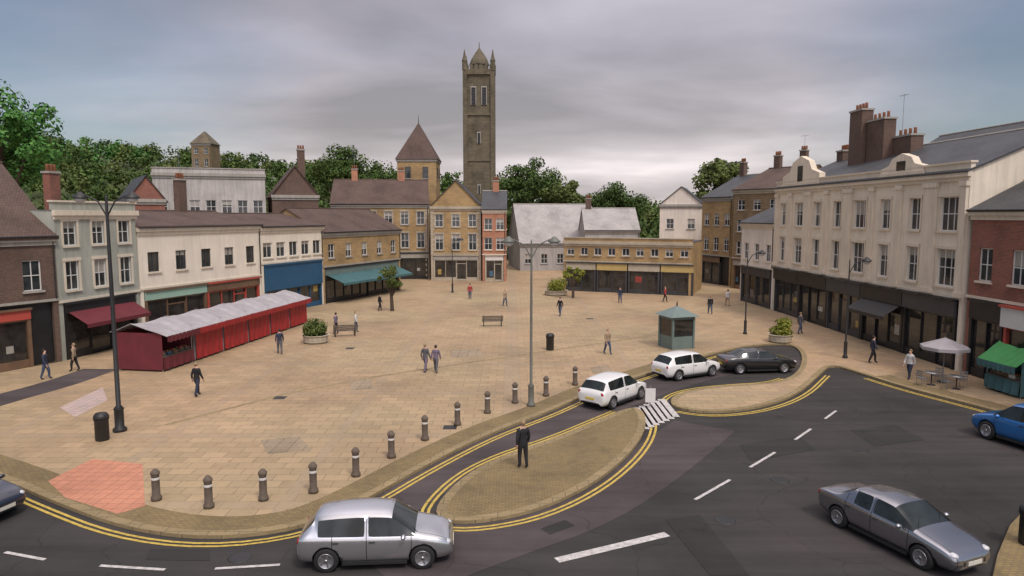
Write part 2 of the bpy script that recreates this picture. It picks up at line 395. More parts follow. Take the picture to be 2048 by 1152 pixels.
K1=[(-420,850),(-150,905),(0,955),(110,1003),(250,1055),(420,1076),(600,1055),(720,1005),(850,930),(980,865),(1100,822),(1190,780),(1300,745),(1420,708),(1500,690),(1580,686),(1606,705),(1600,742),(1560,764),(1450,770),(1372,780),(1338,797),(1348,815),(1430,825),(1530,812),(1600,785),(1640,748),(1662,728),(1710,742),(1800,771),(1900,797),(1970,815),(2060,840),(2300,905)]
kerb1=smooth(px(K1),2)
plaza=kerb1+[(60,20),(300,20),(300,420),(-300,420),(-300,25),(-60,25)]
mb=MB(); ngon(mb,plaza,KH,'paving'); tag(mb.build('plaza'),kind='structure')
def kerb(line,flip=False):
    sgn=1
    mb=MB()
    strip(mb,line,.0,.32,KH+.004,'kerb'); wallstrip(mb,line,0,KH+.004,'kerb')
    return tag(mb.build('kerb'),kind='structure')
def sidewise(line,poly_inside_left=True): return line
kerb(kerb1)
I1=[(868,1012),(930,948),(1010,908),(1110,876),(1200,838),(1262,812),(1290,822),(1292,858),(1262,905),(1190,965),(1080,1018),(960,1042),(880,1040)]
isl=smooth(px(I1),2,True)
if area(isl)>0: pass
mb=MB(); ngon(mb,isl,KH,'setts'); tag(mb.build('traffic_island'),kind='structure')
il=isl if area(isl)>0 else isl[::-1]
kerb(il+[il[0]])
# buff sett margins along the kerb of the square and the right-hand pavement
mb=MB()
def near(line,p): return min(range(len(line)),key=lambda i:(line[i][0]-p.x)**2+(line[i][1]-p.y)**2)
ka=near(kerb1,G(1330,733)); kb=near(kerb1,G(1730,749)); strip(mb,kerb1,.325,1.3,KH+.004,'setts',skip=lambda i:ka<=i<=kb); tag(mb.build('sett_margin'),kind='structure')
# double yellow lines along the road side of both kerbs
mb=MB()
for ln in (kerb1,il+[il[0]]):
    
    sk=lambda i,ln=ln: (abs(ln[i][0]-G(1310,828).x)<1.3 and abs(ln[i][1]-G(1310,828).y)<2.2) or ln is kerb1 and G(1480,700).x-1.5<ln[i][0]<G(1668,725).x+1.2 and ln[i][1]>40.5
    strip(mb,ln,-.22,-.32,.013,'yellow',skip=sk); strip(mb,ln,-.42,-.52,.013,'yellow',skip=sk)
for i in range(len(mb.f)):
    pass
tag(mb.build('yellow_lines'),kind='structure')
# slip road in older, purplish asphalt
SL=[(700,1045),(820,975),(905,925),(1000,884),(1105,850),(1190,812),(1290,778),(1400,745),(1500,728),(1596,720)]
mb=MB(); sl_line=smooth(px(SL,0),2); strip(mb,sl_line,-1.35,1.35,.004,'asphalt2'); tag(mb.build('slip_road'),kind='structure')
# purplish worn lane and pale marking in the foreground
mb=MB()
ln=smooth(px([(760,1145),(960,1075),(1150,1015),(1290,930),(1400,850)],0),2); strip(mb,ln,-1.6,1.2,.007,'asphalt2')
tag(mb.build('resurfaced_lane'),kind='structure')
mb=MB()
ln=px([(1110,1118),(1330,1066)],0); strip(mb,ln,-.25,.05,.012,'white')
for a,b in (((1390,1000),(1460,960)),((1500,935),(1550,905)),((1590,880),(1622,858)),((1650,838),(1672,822))):
    strip(mb,px([a,b],0),-.06,.06,.014,'white')
for a,b in (((560,1130),(430,1138)),((330,1140),(200,1132)),((90,1120),(10,1105))):
    strip(mb,px([a,b],0),-.06,.06,.014,'white')
# give-way dashes over the mouth of the slip road and a zebra of pale bars in the gap between islands
for k in range(7):
    t=k/7; a=G(1278+68*t,838-26*t); mb.box(a.x-.2,a.x+.2,a.y-1.6,a.y+1.6,.015,.018,'white')
tag(mb.build('road_markings'),kind='structure')
# tactile paving, lower left
mb=MB(); t=px([(96,962),(185,918),(285,928),(290,1012),(235,1028),(130,995)]); ngon(mb,t,KH+.006,'tactile'); tag(mb.build('tactile_paving'),kind='structure')
mb=MB(); t=px([(120,815),(205,775),(215,800),(150,835)]); ngon(mb,t,KH+.007,'pinkslab'); tag(mb.build('pink_paving'),kind='structure')
mb=MB(); ln=px([(-420,905),(-200,860),(0,800),(120,768),(205,738)]); strip(mb,smooth(ln,2),-1.0,1.2,KH+.004,'asphalt2'); tag(mb.build('side_road'),kind='structure')
# manhole covers and gullies
mb=MB()
for x,y in ((560,800),(900,860),(1180,640),(700,700)):
    p=G(x,y); mb.box(p.x-.3,p.x+.3,p.y-.3,p.y+.3,KH-.05,KH+.006,'iron')
for x,y in ((1450,1040),(1720,900),(480,1115),(1560,960)):
    p=G(x,y,0); mb.lathe([(.33,-.02),(.33,.009),(.29,.009)],'iron',18,(p.x,p.y,0))
tag(mb.build('manhole_covers'),kind='structure')
# ------------------------------------------------------------ terrain
RP=[(-900,150),(-300,190),(0,235),(100,270),(200,272),(400,292),(600,322),(700,315),(800,335),(1000,350),(1100,352),(1170,380),(1300,400),(1400,385),(1500,360),(1700,380),(2400,390),(3200,380)]
def ridge(xp):
    for a,b in zip(RP,RP[1:]):
        if a[0]<=xp<=b[0]: t=(xp-a[0])/(b[0]-a[0]); return a[1]+(b[1]-a[1])*t
    return 390
HY=250.0
def hill_h(X,Y):
    xp=1024+X/HY*F; top=CH+(HZ-ridge(xp))/F*HY-9
    t=max(0,min(1,(Y-135)/(HY-135))); t=t*t*(3-2*t)
    return -.5+max(1,top+.5)*t
mb=MB(); nx,ny=60,16; vs=[]; 
for j in range(ny):
    for i in range(nx):
        X=-330+i*700/(nx-1); Y=135+j*260/(ny-1); vs.append((X,Y,hill_h(X,Y)+rnd.uniform(-.3,.3)))
mb.raw(vs,[(j*nx+i,j*nx+i+1,(j+1)*nx+i+1,(j+1)*nx+i) for j in range(ny-1) for i in range(nx-1)],'grass',True)
tag(mb.build('hills'),kind='structure')
# ------------------------------------------------------------ foliage
def leaves(mb,c,rad,n,size,m,rng,flat=.8):
    "leaf-sized faces scattered through one clump"
    vs=[];fs=[]
    for k in range(n):
        while 1:
            p=Vector((rng.uniform(-1,1),rng.uniform(-1,1),rng.uniform(-1,1)))
            if .25<p.length<1: break
        q=Vector((c[0]+p.x*rad,c[1]+p.y*rad,c[2]+p.z*rad*flat))
        nrm=(p.normalized()+Vector((rng.gauss(0,.5),rng.gauss(0,.5),rng.gauss(.3,.5)))).normalized()
        t=nrm.orthogonal().normalized(); b=nrm.cross(t); a=rng.uniform(0,6.28); t2=t*math.cos(a)+b*math.sin(a); b2=nrm.cross(t2)
        s=size*rng.uniform(.6,1.3); i=len(vs)
        vs+=[q-t2*s,q-b2*s*.6,q+t2*s,q+b2*s*.6]; fs.append((i,i+1,i+2,i+3))
    mb.raw(vs,fs,m)
def crown(mb,c,rx,rz,nclump,nleaf,size,m,rng):
    for k in range(nclump):
        a=rng.uniform(0,6.28); h=rng.uniform(-1,1); r=math.sqrt(max(0,1-h*h))*rng.uniform(.35,1.08)
        p=(c[0]+math.cos(a)*r*rx,c[1]+math.sin(a)*r*rx,c[2]+h*rz*rng.uniform(.6,1))
        leaves(mb,p,rx*rng.uniform(.16,.42),nleaf,size,m,rng)
def tree(name,loc,h,rx,mat,label,cat='tree',nclump=26,nleaf=170,size=.28,group=None,seed=1,trunk_h=.35):
    rng=random.Random(seed); r=empty(name,loc,0,label,cat,group)
    mb=MB(); tr=h*.035+.06; th=h*trunk_h
    mb.tube((0,0,-.3),(rng.uniform(-.1,.1),0,th),tr,tr*.7,'bark',8)
    for k in range(6):
        a=k*1.05+rng.uniform(-.3,.3); mb.tube((0,0,th*.9),(math.cos(a)*rx*.55,math.sin(a)*rx*.55,th+(h-th)*rng.uniform(.3,.65)),tr*.5,tr*.12,'bark',6)
    mb.tube((0,0,th),(0,0,h*.85),tr*.7,tr*.15,'bark',6)
    mb.build('trunk',r)
    mb=MB(); zc=(th+h)/2; crown(mb,(0,0,zc+.1*h),rx,(h-th)/2,nclump,nleaf,size,mat,rng); mb.build('crown',r)
    return r
rng=random.Random(3)
mb=MB()
for k in range(1050):
    Y=rng.uniform(142,275); X=rng.uniform(-.95,.45 if k%4 else 1.05)*Y
    z=hill_h(X,Y); hh=rng.uniform(5,9.5)
    m=rng.choice(['leafdark','leafdark','leafolive','leafolive','leafdark','leafbright' if X<-120 else 'leafdark'])
    r=rng.uniform(3,4.8)
    for q in range(9):
        a=rng.uniform(0,6.28); d=rng.uniform(0,.75)*r
        leaves(mb,(X+math.cos(a)*d,Y+math.sin(a)*d,z+hh*rng.uniform(.35,.9)),r*rng.uniform(.4,.6),20,.52,m,rng)
tag(mb.build('hillside_wood'),'dark green wood covering the hillside behind the roofs on the left','wood',kind='stuff')
for x,y,Y,rx,m,lab,s in ((18,208,95,7.0,'leafbright','bright green tree rising above the roofs at the far left edge',11),
    (690,314,150,6.5,'leafdark','dark tree on the skyline left of the pointed stone turret',13),
    (1055,340,146,7.2,'leafdark','large dark tree just right of the tall stone tower',14),
    (1122,376,140,6.0,'leafolive','lower olive tree sloping down right of the tall tower',15),
    (1228,384,160,7.5,'leafdark','dark tree in the dip of the skyline above the pale slate roofs',16),
    (1440,338,130,5.0,'leafolive','olive tree above the tan street fronts left of the cream building',17)):
    X=(x-1024)/F*Y; z=CH+(HZ-y)/F*Y; g=max(0,hill_h(X,Y)) if Y>135 else KH
    h=z-g; tree('tree',(X,Y,g),h,rx,m,lab,nclump=44,nleaf=230,size=.30,seed=s,trunk_h=max(.2,1-2.0*rx/h))
# ------------------------------------------------------------ buildings
def facade(mb,W,z0,z1,ops,m,yf=0.0,dep=.2,mr=None):
    xs=sorted({0,W}|{round(o[0],4) for o in ops}|{round(o[1],4) for o in ops}); zs=sorted({z0,z1}|{round(o[2],4) for o in ops}|{round(o[3],4) for o in ops})
    for i in range(len(xs)-1):
        for j in range(len(zs)-1):
            cx=(xs[i]+xs[i+1])/2; cz=(zs[j]+zs[j+1])/2
            if any(o[0]<cx<o[1] and o[2]<cz<o[3] for o in ops): continue
            mb.face([(xs[i],yf,zs[j]),(xs[i+1],yf,zs[j]),(xs[i+1],yf,zs[j+1]),(xs[i],yf,zs[j+1])],m)
    for o in ops:
        a,b,c,d=o[:4]; y=yf; e=yf+dep
        mb.face([(a,y,c),(a,e,c),(a,e,d),(a,y,d)][::1],mr or m); mb.face([(b,y,c),(b,y,d),(b,e,d),(b,e,c)],mr or m)
        mb.face([(a,y,d),(a,e,d),(b,e,d),(b,y,d)],mr or m); mb.face([(a,y,c),(b,y,c),(b,e,c),(a,e,c)],mr or m)
def window(root,o,fm='frame',sill='trimgrey',bars=(1,1),y=.1,surround=None,mt=None,blind=None,rng=rnd):
    a,b,c,d=o[:4]; f=.06
    mb=MB()
    mb.box(a,b,y,y+.07,c,c+f,fm).box(a,b,y,y+.07,d-f,d,fm).box(a,a+f,y,y+.07,c+f,d-f,fm).box(b-f,b,y,y+.07,c+f,d-f,fm)
    for k in range(bars[0]):
        x=a+(b-a)*(k+1)/(bars[0]+1); mb.box(x-.025,x+.025,y+.01,y+.06,c+f,d-f,fm)
    for k in range(bars[1]):
        z=c+(d-c)*(k+1)/(bars[1]+1); mb.box(a+f,b-f,y+.012,y+.058,z-.025,z+.025,fm)
    if surround:
        s=.14; mb.box(a-s,a,-.05,.0,c,d,surround).box(b,b+s,-.05,.0,c,d,surround).box(a-s-.04,b+s+.04,-.08,.0,d,d+.2,surround)
    wd=mb.build('window',root)
    if sill:
        sb=MB(); sb.box(a-.1,b+.1,-.12,.0,c-.12,c,sill); sb.build('sill',wd)
    pb=MB(); bl=rng.random()<.4 if blind is None else blind; zz=c+(d-c)*rng.uniform(.45,.8) if bl else d-f
    pb.face([(a+f,y+.05,c+f),(b-f,y+.05,c+f),(b-f,y+.05,zz),(a+f,y+.05,zz)],'glass')
    if bl: pb.face([(a+f,y+.05,zz),(b-f,y+.05,zz),(b-f,y+.05,d-f),(a+f,y+.05,d-f)],'blind')
    pb.build('pane',wd)
    if mt is not None: wd.matrix_local=mt
    return wd
def chimney(roof,x,y,z0,z1,m='brick',wx=.9,wy=.6,pots=3):
    mb=MB(); mb.box(x-wx/2,x+wx/2,y-wy/2,y+wy/2,z0,z1,m).box(x-wx/2-.08,x+wx/2+.08,y-wy/2-.08,y+wy/2+.08,z1,z1+.15,'trimgrey')
    for k in range(pots): mb.lathe([(.13,0),(.11,.45),(.14,.5)],'terracotta',8,(x-wx/2+wx*(k+.5)/pots,y,z1+.15))
    return mb.build('chimney',roof)
def frame_of(p0,p1):
    return math.atan2(p1[1]-p0[1],p1[0]-p0[0]),math.hypot(p1[0]-p0[0],p1[1]-p0[1])
def shopfront(root,x0,x1,h,m,fascia,fz,awning=None,door=.5,glassm='shopglass',n=None,riser=.5,fproud=.12):
    "ground-floor shop unit between x0 and x1; fascia sign from fz to h"
    mb=MB(); n=n or max(2,int((x1-x0)/1.6)); dk=int(n*door)
    mb.box(x0,x0+.2,-.06,.25,0,fz,m).box(x1-.2,x1,-.06,.25,0,fz,m)
    L0=x0+.2; L1=x1-.2; st=(L1-L0)/n
    mb.box(L0,L1,.0,.2,fz-.12,fz,m)
    for k in range(n+1):
        if 0<k<n: mb.box(L0+k*st-.035,L0+k*st+.035,.02,.16,(riser if k not in (dk,dk+1) else 0),fz-.12,m)
    for k in range(n):
        if k==dk: continue
        mb.box(L0+k*st,L0+(k+1)*st,.03,.2,0,riser-.003,m)
    sf=mb.build('shopfront',root)
    for k in range(n):
        a=L0+k*st+.035; b=L0+(k+1)*st-.035
        g=MB()
        if k==dk:
            g.box(a,b,.14,.18,0,.25,m).box(a,a+.08,.14,.18,.25,fz-.6,m).box(b-.08,b,.14,.18,.25,fz-.6,m).box(a,b,.14,.18,fz-.6,fz-.5,m)
            g.face([(a+.08,.16,.25),(b-.08,.16,.25),(b-.08,.16,fz-.6),(a+.08,.16,fz-.6)],glassm)
            g.face([(a,.17,fz-.5),(b,.17,fz-.5),(b,.17,fz-.12),(a,.17,fz-.12)],glassm)
            d=g.build('door',sf); hb=MB(); hb.tube((b-.16,.12,.95),(b-.16,.12,1.35),.018,.018,'galv',6)
        else:
            g.face([(a,.12,riser),(b,.12,riser),(b,.12,fz-.12),(a,.12,fz-.12)],glassm); g.build('display_window',sf)
            if rnd.random()<.45 and b-a>.5:
                po=MB(); pw=min(b-a-.1,rnd.uniform(.35,.9)); pz=rnd.uniform(riser+.15,1.5); ph=rnd.uniform(.4,.9); x_=rnd.uniform(a+.03,b-pw-.03)
                po.box(x_,x_+pw,.112,.117,pz,min(pz+ph,fz-.25),rnd.choice(['poster1','poster2','poster3','poster4','blind','poster5'])); po.build('poster',sf)
    if fascia:
        f=MB(); f.box(x0,x1,-fproud,-.003 if fproud>0 else .02,fz,h-.12,fascia); f.box(x0-.04,x1+.04,-fproud-.12,-.003,h-.117,h,m); f.build('fascia',sf)
    if awning:
        am,pr,az=awning; a=MB(); k=9
        for i in range(k):
            xa=x0+.2+(x1-x0-.4)*i/k; xb=x0+.2+(x1-x0-.4)*(i+1)/k; s=.04*(-1)**i
            a.face([(xa,-pr,az-.75),(xb,-pr,az-.75),(xb,-.15,az),(xa,-.15,az)],am)
            a.face([(xa,-pr,az-1.0),(xb,-pr,az-1.0),(xb,-pr,az-.75),(xa,-pr,az-.75)],am)
        o=a.build('awning',sf); s=o.modifiers.new('s','SOLIDIFY'); s.thickness=.02
        for q in (x0+.3,x1-.3):
            pass
    return sf
def building(name,label,p0,p1,D,H,wall,roofm,rooft='gable',rh=3.0,rows=(),ground=None,trim='trimgrey',surround=None,
             fm='frame',base=KH,quoins=None,cornice=True,chims=(),sides=True,group=None,winw=1.1,cat='building',gz=3.9,eave=.3,parapet=0,bars=(1,1),sidewin=True):
    """rows: (z of sill, window height, number of windows) ; ground: callable(root,W) that makes shopfronts"""
    rz,W=frame_of(p0,p1); root=empty(name,(p0[0],p0[1],base),rz,label,cat,group)
    ops=[]; 
    for zs,wh,n in rows:
        for k in range(n):
            cx=W*(k+.5)/n; ops.append((cx-winw/2,cx+winw/2,zs,zs+wh))
    gop=[(.3,W-.3,0,gz)] if ground else []
    mb=MB(); facade(mb,W,0,H,ops+gop,wall,0,.2)
    if ground: mb.face([(.3,.26,0),(W-.3,.26,0),(W-.3,.26,gz),(.3,.26,gz)],'black')
    # sides and back
    so=[]
    if sidewin:
        for zs,wh,n in rows:
            ns=max(1,int(D/4))
            for k in range(ns): cy=D*(k+.5)/ns; so.append((cy-.5,cy+.5,zs,zs+wh))
    def side(xw,flip):
        t=MB(); facade(t,D,0,H,so,wall,0,.15)
        # local x -> y
        vs=[((xw+y) if not flip else (xw-y),(D-x) if not flip else x,z) for x,y,z in t.v]
        fs=t.f
        b=len(mb.v); mb.v+=vs
        for f,mi,sm in zip(fs,t.mi,t.sm): mb.f.append(tuple(b+i for i in f)); mb.mi.append(mb.mat(t.ms[mi])); mb.sm.append(sm)
    side(0,False); side(W,True)
    mb.face([(W,D,0),(0,D,0),(0,D,H),(W,D,H)],wall)
    if rooft=='gable':
        mb.face([(0,D,H),(0,0,H),(0,D/2,H+rh)],wall); mb.face([(W,0,H),(W,D,H),(W,D/2,H+rh)],wall)
    if rooft=='front':
        mb.face([(0,0,H),(W,0,H),(W/2,0,H+rh)],wall); mb.face([(W,D,H),(0,D,H),(W/2,D,H+rh)],wall)
    mb.build('wall',root)
    for o in ops: window(root,o,fm,trim,bars,surround=surround)
    if sidewin:
        for (a,b,c,d) in so:
            for xw,fl in ((0,False),(W,True)):
                mt=(Matrix.Translation((xw,D,0))@Matrix.Rotation(-math.pi/2,4,'Z')) if not fl else (Matrix.Translation((xw,0,0))@Matrix.Rotation(math.pi/2,4,'Z'))
                window(root,(a,b,c,d),fm,trim,bars,y=.06,mt=mt)
    if cornice:
        c=MB(); c.box(-.12,W+.12,-.25,-.003,H-.35,H-.003,trim); c.box(-.05,W+.05,-.12,-.004,H-.6,H-.352,trim)
        if gz and ground and gz+.4<H: c2=MB(); c2.box(-.05,W+.05,-.10,-.004,gz+.05,gz+.2,trim); c2.build('string_course',root)
        cn=c.build('cornice',root)
    if quoins:
        q=MB()
        for x in (0,W):
            k=0; z=0
            while z<H-.7:
                w_=.5 if k%2 else .32; q.box(x-.02 if x==0 else x-w_,x+w_ if x==0 else x+.02,-.03,-.003,z,z+.36,quoins); z+=.38; k+=1
        q.build('quoins',root)
    if parapet:
        p=MB(); p.box(-.02,W+.02,-.03,.25,H,H+parapet,wall).box(-.1,W+.1,-.12,.33,H+parapet,H+parapet+.12,trim); p.build('parapet',root)
    r=MB(); e=eave
    if rooft=='gable':
        s=rh/(D/2); t=.12
        for sg in (0,1):
            A=(-.15,-e if sg==0 else D+e,H-e*s); B=(W+.15,A[1],A[2]); Cc=(W+.15,D/2,H+rh); Dd=(-.15,D/2,H+rh)
            top=[Vector(p)+Vector((0,0,t)) for p in (A,B,Cc,Dd)]; bot=[Vector(p)+Vector((0,0,.01)) for p in (A,B,Cc,Dd)]
            if sg: top.reverse(); bot.reverse()
            r.face(top,roofm); r.face(bot[::-1],roofm)
            for i in range(4): r.face([bot[i],bot[(i+1)%4],top[(i+1)%4],top[i]],roofm)
        r.tube((-.16,D/2,H+rh+t),(W+.16,D/2,H+rh+t),.11,.11,'trimgrey' if roofm!='tile' else 'tile',6)
    elif rooft=='front':
        s=rh/(W/2); t=.12
        for sg in (0,1):
            x0=-e if sg==0 else W+e
            pts=[(x0,-.2,H-e*s),(x0,D+.2,H-e*s),(W/2,D+.2,H+rh),(W/2,-.2,H+rh)]
            top=[Vector(p)+Vector((0,0,t)) for p in pts]; bot=[Vector(p)+Vector((0,0,.01)) for p in pts]
            if not sg: top.reverse(); bot.reverse()
            r.face(top,roofm); r.face(bot[::-1],roofm)
            for i in range(4): r.face([bot[i],bot[(i+1)%4],top[(i+1)%4],top[i]],roofm)
    elif rooft=='hip':
        i_=min(D/2,W/2)*.95; a=[(-e,-e,H),(W+e,-e,H),(W+e,D+e,H),(-e,D+e,H)]
        if W>=D: p=(i_,D/2,H+rh); q=(W-i_,D/2,H+rh); fs=[[a[0],a[1],q,p],[a[1],a[2],q],[a[2],a[3],p,q],[a[3],a[0],p]]
        else: p=(W/2,i_,H+rh); q=(W/2,D-i_,H+rh); fs=[[a[0],a[1],p],[a[1],a[2],q,p],[a[2],a[3],q],[a[3],a[0],p,q]]
        for f in fs: r.face(f,roofm)
        r.face(a[::-1],roofm)
    elif rooft=='flat':
        r.box(0,W,0,D,H-.1,H+.02,roofm)
    ro=r.build('roof',root)
    for x,y,zt,m in chims: chimney(ro,x,y,H,zt,m)
    # gutter and downpipe
    if rooft in('gable','hip') and not parapet:
        g=MB(); g.tube((-.1,-e-.05,H-.05),(W+.1,-e-.05,H-.05),.06,.06,'iron',6); g.tube((W-.15,-.1,H-.4),(W-.15,-.1,.2 if not ground else gz+.2),.045,.045,'iron',6); g.build('gutter',root)
    root['_w']=W
    return root
def bld_end(r): 
    if '_w' in r: del r['_w']
# --- left side of the square, from the near corner going away
def along(a,b,t): return (a[0]+(b[0]-a[0])*t,a[1]+(b[1]-a[1])*t)
A0=(-35.5,31.5); A1=(-29.0,44.4); A2=(-27.6,51.5); A3=(-23.2,64.5); A4=(-19.9,73.5)
def gr_brick(root,W=None):
    shopfront(root,.4,6.6,3.7,'redpaint','brownfascia',3.0,awning=None,door=.5)
    shopfront(root,6.7,12.7,3.7,'brownfascia','redpaint',3.0,door=.2)
b=building('brick_shop','dark brown brick shop with a brown tiled roof at the left edge',A0,A1,11,8.1,'brickdark','tile','gable',4.6,rows=((4.7,1.9,5),),ground=True,trim='trimgrey',chims=((3,5.5,14.2,'brickdark'),),cat='building'); gr_brick(b)
b=building('pale_shop','narrow pale grey green rendered building with a black shopfront',along(A1,A2,.01),A2,9,9.7,'palegrey','slate','flat',.1,rows=((4.5,1.9,3),(7.4,1.6,3)),ground=True,trim='trimcream',surround='trimcream',chims=((6.2,6,12.4,'brick'),),gz=3.7,parapet=.5)
shopfront(b,.35,6.6,3.7,'black','black',3.0,awning=('maroon',1.5,3.1),door=.4)
b=building('cream_shop','long low cream shop building with brown and red fascia behind the stalls',along(A2,A3,.01),A3,10,8.5,'creamwarm','tile','gable',1.1,rows=((5.1,1.5,5),),ground=True,trim='trimcream',fm='framedark',bars=(1,0),gz=3.75,winw=1.1,chims=((9.5,5,12.4,'brickdark'),))
shopfront(b,.35,6.6,3.75,'brownfascia','mint',3.0,door=.4); shopfront(b,6.7,b['_w']-.35,3.75,'redpaint','brownfascia',3.0,door=.6)
b=building('cream_and_blue_shop','cream building with a bright blue shop sign and front',along(A3,A4,.01),A4,10,8.3,'creamwarm','tile','gable',1.1,rows=((5.4,1.4,5),),ground=True,trim='trimcream',bars=(1,0),gz=4.75,winw=1.3)
shopfront(b,.35,b['_w']-.35,4.75,'blue','blue',2.3,door=.5,fproud=.2)
# --- buildings rising behind the left row
def Pt(x,Y): return ((x-1024)/F*Y,Y)
def Zt(y,Y): return CH+(HZ-y)/F*Y
b=building('red_brick_house','red brick gabled house behind the pale grey shop',Pt(262,74),Pt(335,76),10,Zt(400,74),'brick','slate','front',2.4,rows=((7,1.4,2),),trim='trimgrey',chims=())
b=building('white_upper_block','long pale rendered block with slate roof rising behind the cream shops',Pt(312,80),Pt(535,84),9,Zt(350,82),'palewall','slate','flat',.1,rows=((9.6,1.5,7),),trim='trimgrey',parapet=.5)
b=building('brown_gable_house','dark brown brick house with a steep gable and chimneys behind the blue shop',Pt(548,84),Pt(640,86),12,Zt(392,84),'brickdark','tile','front',3.4,rows=((7,1.5,2),),chims=((4,6,17.6,'brickdark'),))
b=building('hillside_chapel','small brown stone tower building on the wooded hill at left',Pt(392,190),Pt(430,190),6,11,'stonebrown','stonedark','hip',3.5,rows=((5,2,2),(8.3,1.6,2)),base=hill_h((412-1024)/F*190,190)+8,sidewin=False)
# --- behind the far side of the square
def zrow(*r): return r
b=building('dark_corner_shop','stone fronted shop with a teal awning beyond the blue shop',A4,Pt(800,88),9,7.6,'stone','tile','gable',2.4,rows=((4.8,1.5,5),),ground=True,gz=3.8)
shopfront(b,.35,15.0,3.8,'black','tealmetal',3.0,awning=('teal',2.2,3.0),door=.5)
TH0=Pt(664,101); TH1=Pt(858,103)
b=building('honey_stone_building','wide honey coloured stone building with slate roof left of the tower',TH0,TH1,12,11.0,'stone','tile','gable',3.6,rows=((4.6,2.2,6),(8.0,1.9,6)),ground=True,gz=3.9,trim='trimgrey',surround='stonepale',chims=((3,6,16.2,'brickorange'),(10,6,16.0,'brickorange')),quoins='stonepale')
shopfront(b,.35,6.9,3.9,'charcoal','brownfascia',3.1); shopfront(b,7,13.8,3.9,'black','trimgrey',3.1)
b=building('yellow_stone_hall','yellow stone gabled hall directly below the tall tower',Pt(862,100),Pt(962,100),14,10.6,'stone','slate','front',3.6,rows=((4.4,2.3,3),(7.7,1.8,3)),ground=True,gz=3.7,trim='stonepale',surround='stonepale',quoins='stonepale')
shopfront(b,.35,6.8,3.7,'stonepale','trimgrey',3.0)
b=building('orange_brick_end_house','narrow orange brick house at the right end of the stone row',Pt(965,99),Pt(1012,99),10,10.2,'brickorange','slate','gable',2.6,rows=((4.5,1.7,2),(7.3,1.6,2)),ground=True,gz=3.7,trim='trimcream',chims=((1.8,5,14.3,'brickorange'),))
shopfront(b,.35,2.95,3.7,'stonepale','whitesign',3.0,n=2)
# tall tower
def tower():
    Y=126; x0=(930-1024)/F*Y; x1=(988-1024)/F*Y; W=x1-x0; zt=Zt(150,Y)
    r=empty('stone_tower',((x0+x1)/2,Y+W/2,KH),0,'tall slim dark stone tower rising highest on the skyline','tower'); h=W/2
    mb=MB()
    def quad(z0,z1,hh,m='stonedark'): mb.box(-hh,hh,-hh,hh,z0,z1,m)
    quad(0,zt*.55,h*1.0); quad(zt*.55,zt*.78,h*.97); quad(zt*.78,zt-.6,h*.93)
    for z in (zt*.55,zt*.78,zt-.6): mb.box(-h*1.06,h*1.06,-h*1.06,h*1.06,z-.18,z+.22,'stonedark')
    for sx in (-1,1):
        for sy in (-1,1):
            mb.box(sx*h*.93-.38,sx*h*.93+.38,sy*h*.93-.38,sy*h*.93+.38,0,zt-.2,'stonedark')
    mb.build('shaft',r)
    p=MB(); pz=zt-.38
    p.box(-h*1.05,h*1.05,-h*1.05,h*1.05,pz,pz+.5,'stonedark')
    for i in range(6):
        for s in (-1,1):
            t=-h+ (i+.5)*2*h/6
            p.box(t-.25,t+.25,s*h*1.0-.12,s*h*1.0+.12,pz+.5,pz+1.3,'stonedark'); p.box(s*h*1.0-.12,s*h*1.0+.12,t-.25,t+.25,pz+.5,pz+1.3,'stonedark')
    p.build('parapet',r)
    for sx in (-1,1):
        for sy in (-1,1):
            q=MB(); q.lathe([(.42,0),(.42,1.5),(.5,1.6),(.28,2.2),(.04,3.6)],'stonedark',8,(sx*h*.95,sy*h*.95,pz+.3),sm=False); q.build('pinnacle',r)
    c=MB(); c.lathe([(h*.62,0),(h*.62,1.0),(h*.7,1.15),(h*.55,2.2),(h*.25,3.4),(.08,4.2),(.05,5.2)],'stonedark',8,(0,0,pz+.5),sm=False); c.build('cap',r)
    for s,rot in ((0,0),(1,math.pi/2),(2,math.pi),(3,-math.pi/2)):
        for zc,wd,hh in ((zt*.87,.75,3.0),(zt*.66,.45,1.8),(zt*.40,.35,1.5)):
            for off in ((-1,1) if wd>.5 else (0,)):
                l=MB(); cx=off*h*.36; y=-h*(.95 if zc>zt*.78 else .99)-.06
                l.box(cx-wd/2-.12,cx-wd/2,y-.06,y+.1,zc-hh/2,zc+hh/2,'trimgrey').box(cx+wd/2,cx+wd/2+.12,y-.06,y+.1,zc-hh/2,zc+hh/2,'trimgrey').box(cx-wd/2-.12,cx+wd/2+.12,y-.06,y+.1,zc+hh/2,zc+hh/2+.2,'trimgrey')
                l.box(cx-wd/2,cx+wd/2,y+.02,y+.05,zc-hh/2,zc+hh/2,'black')
                k=zc-hh/2
                while k<zc+hh/2-.1: l.box(cx-wd/2,cx+wd/2,y-.04,y+.018,k,k+.07,'slate'); k+=.26
                o=l.build('belfry_opening',r); o.rotation_euler=(0,0,rot)
tower()
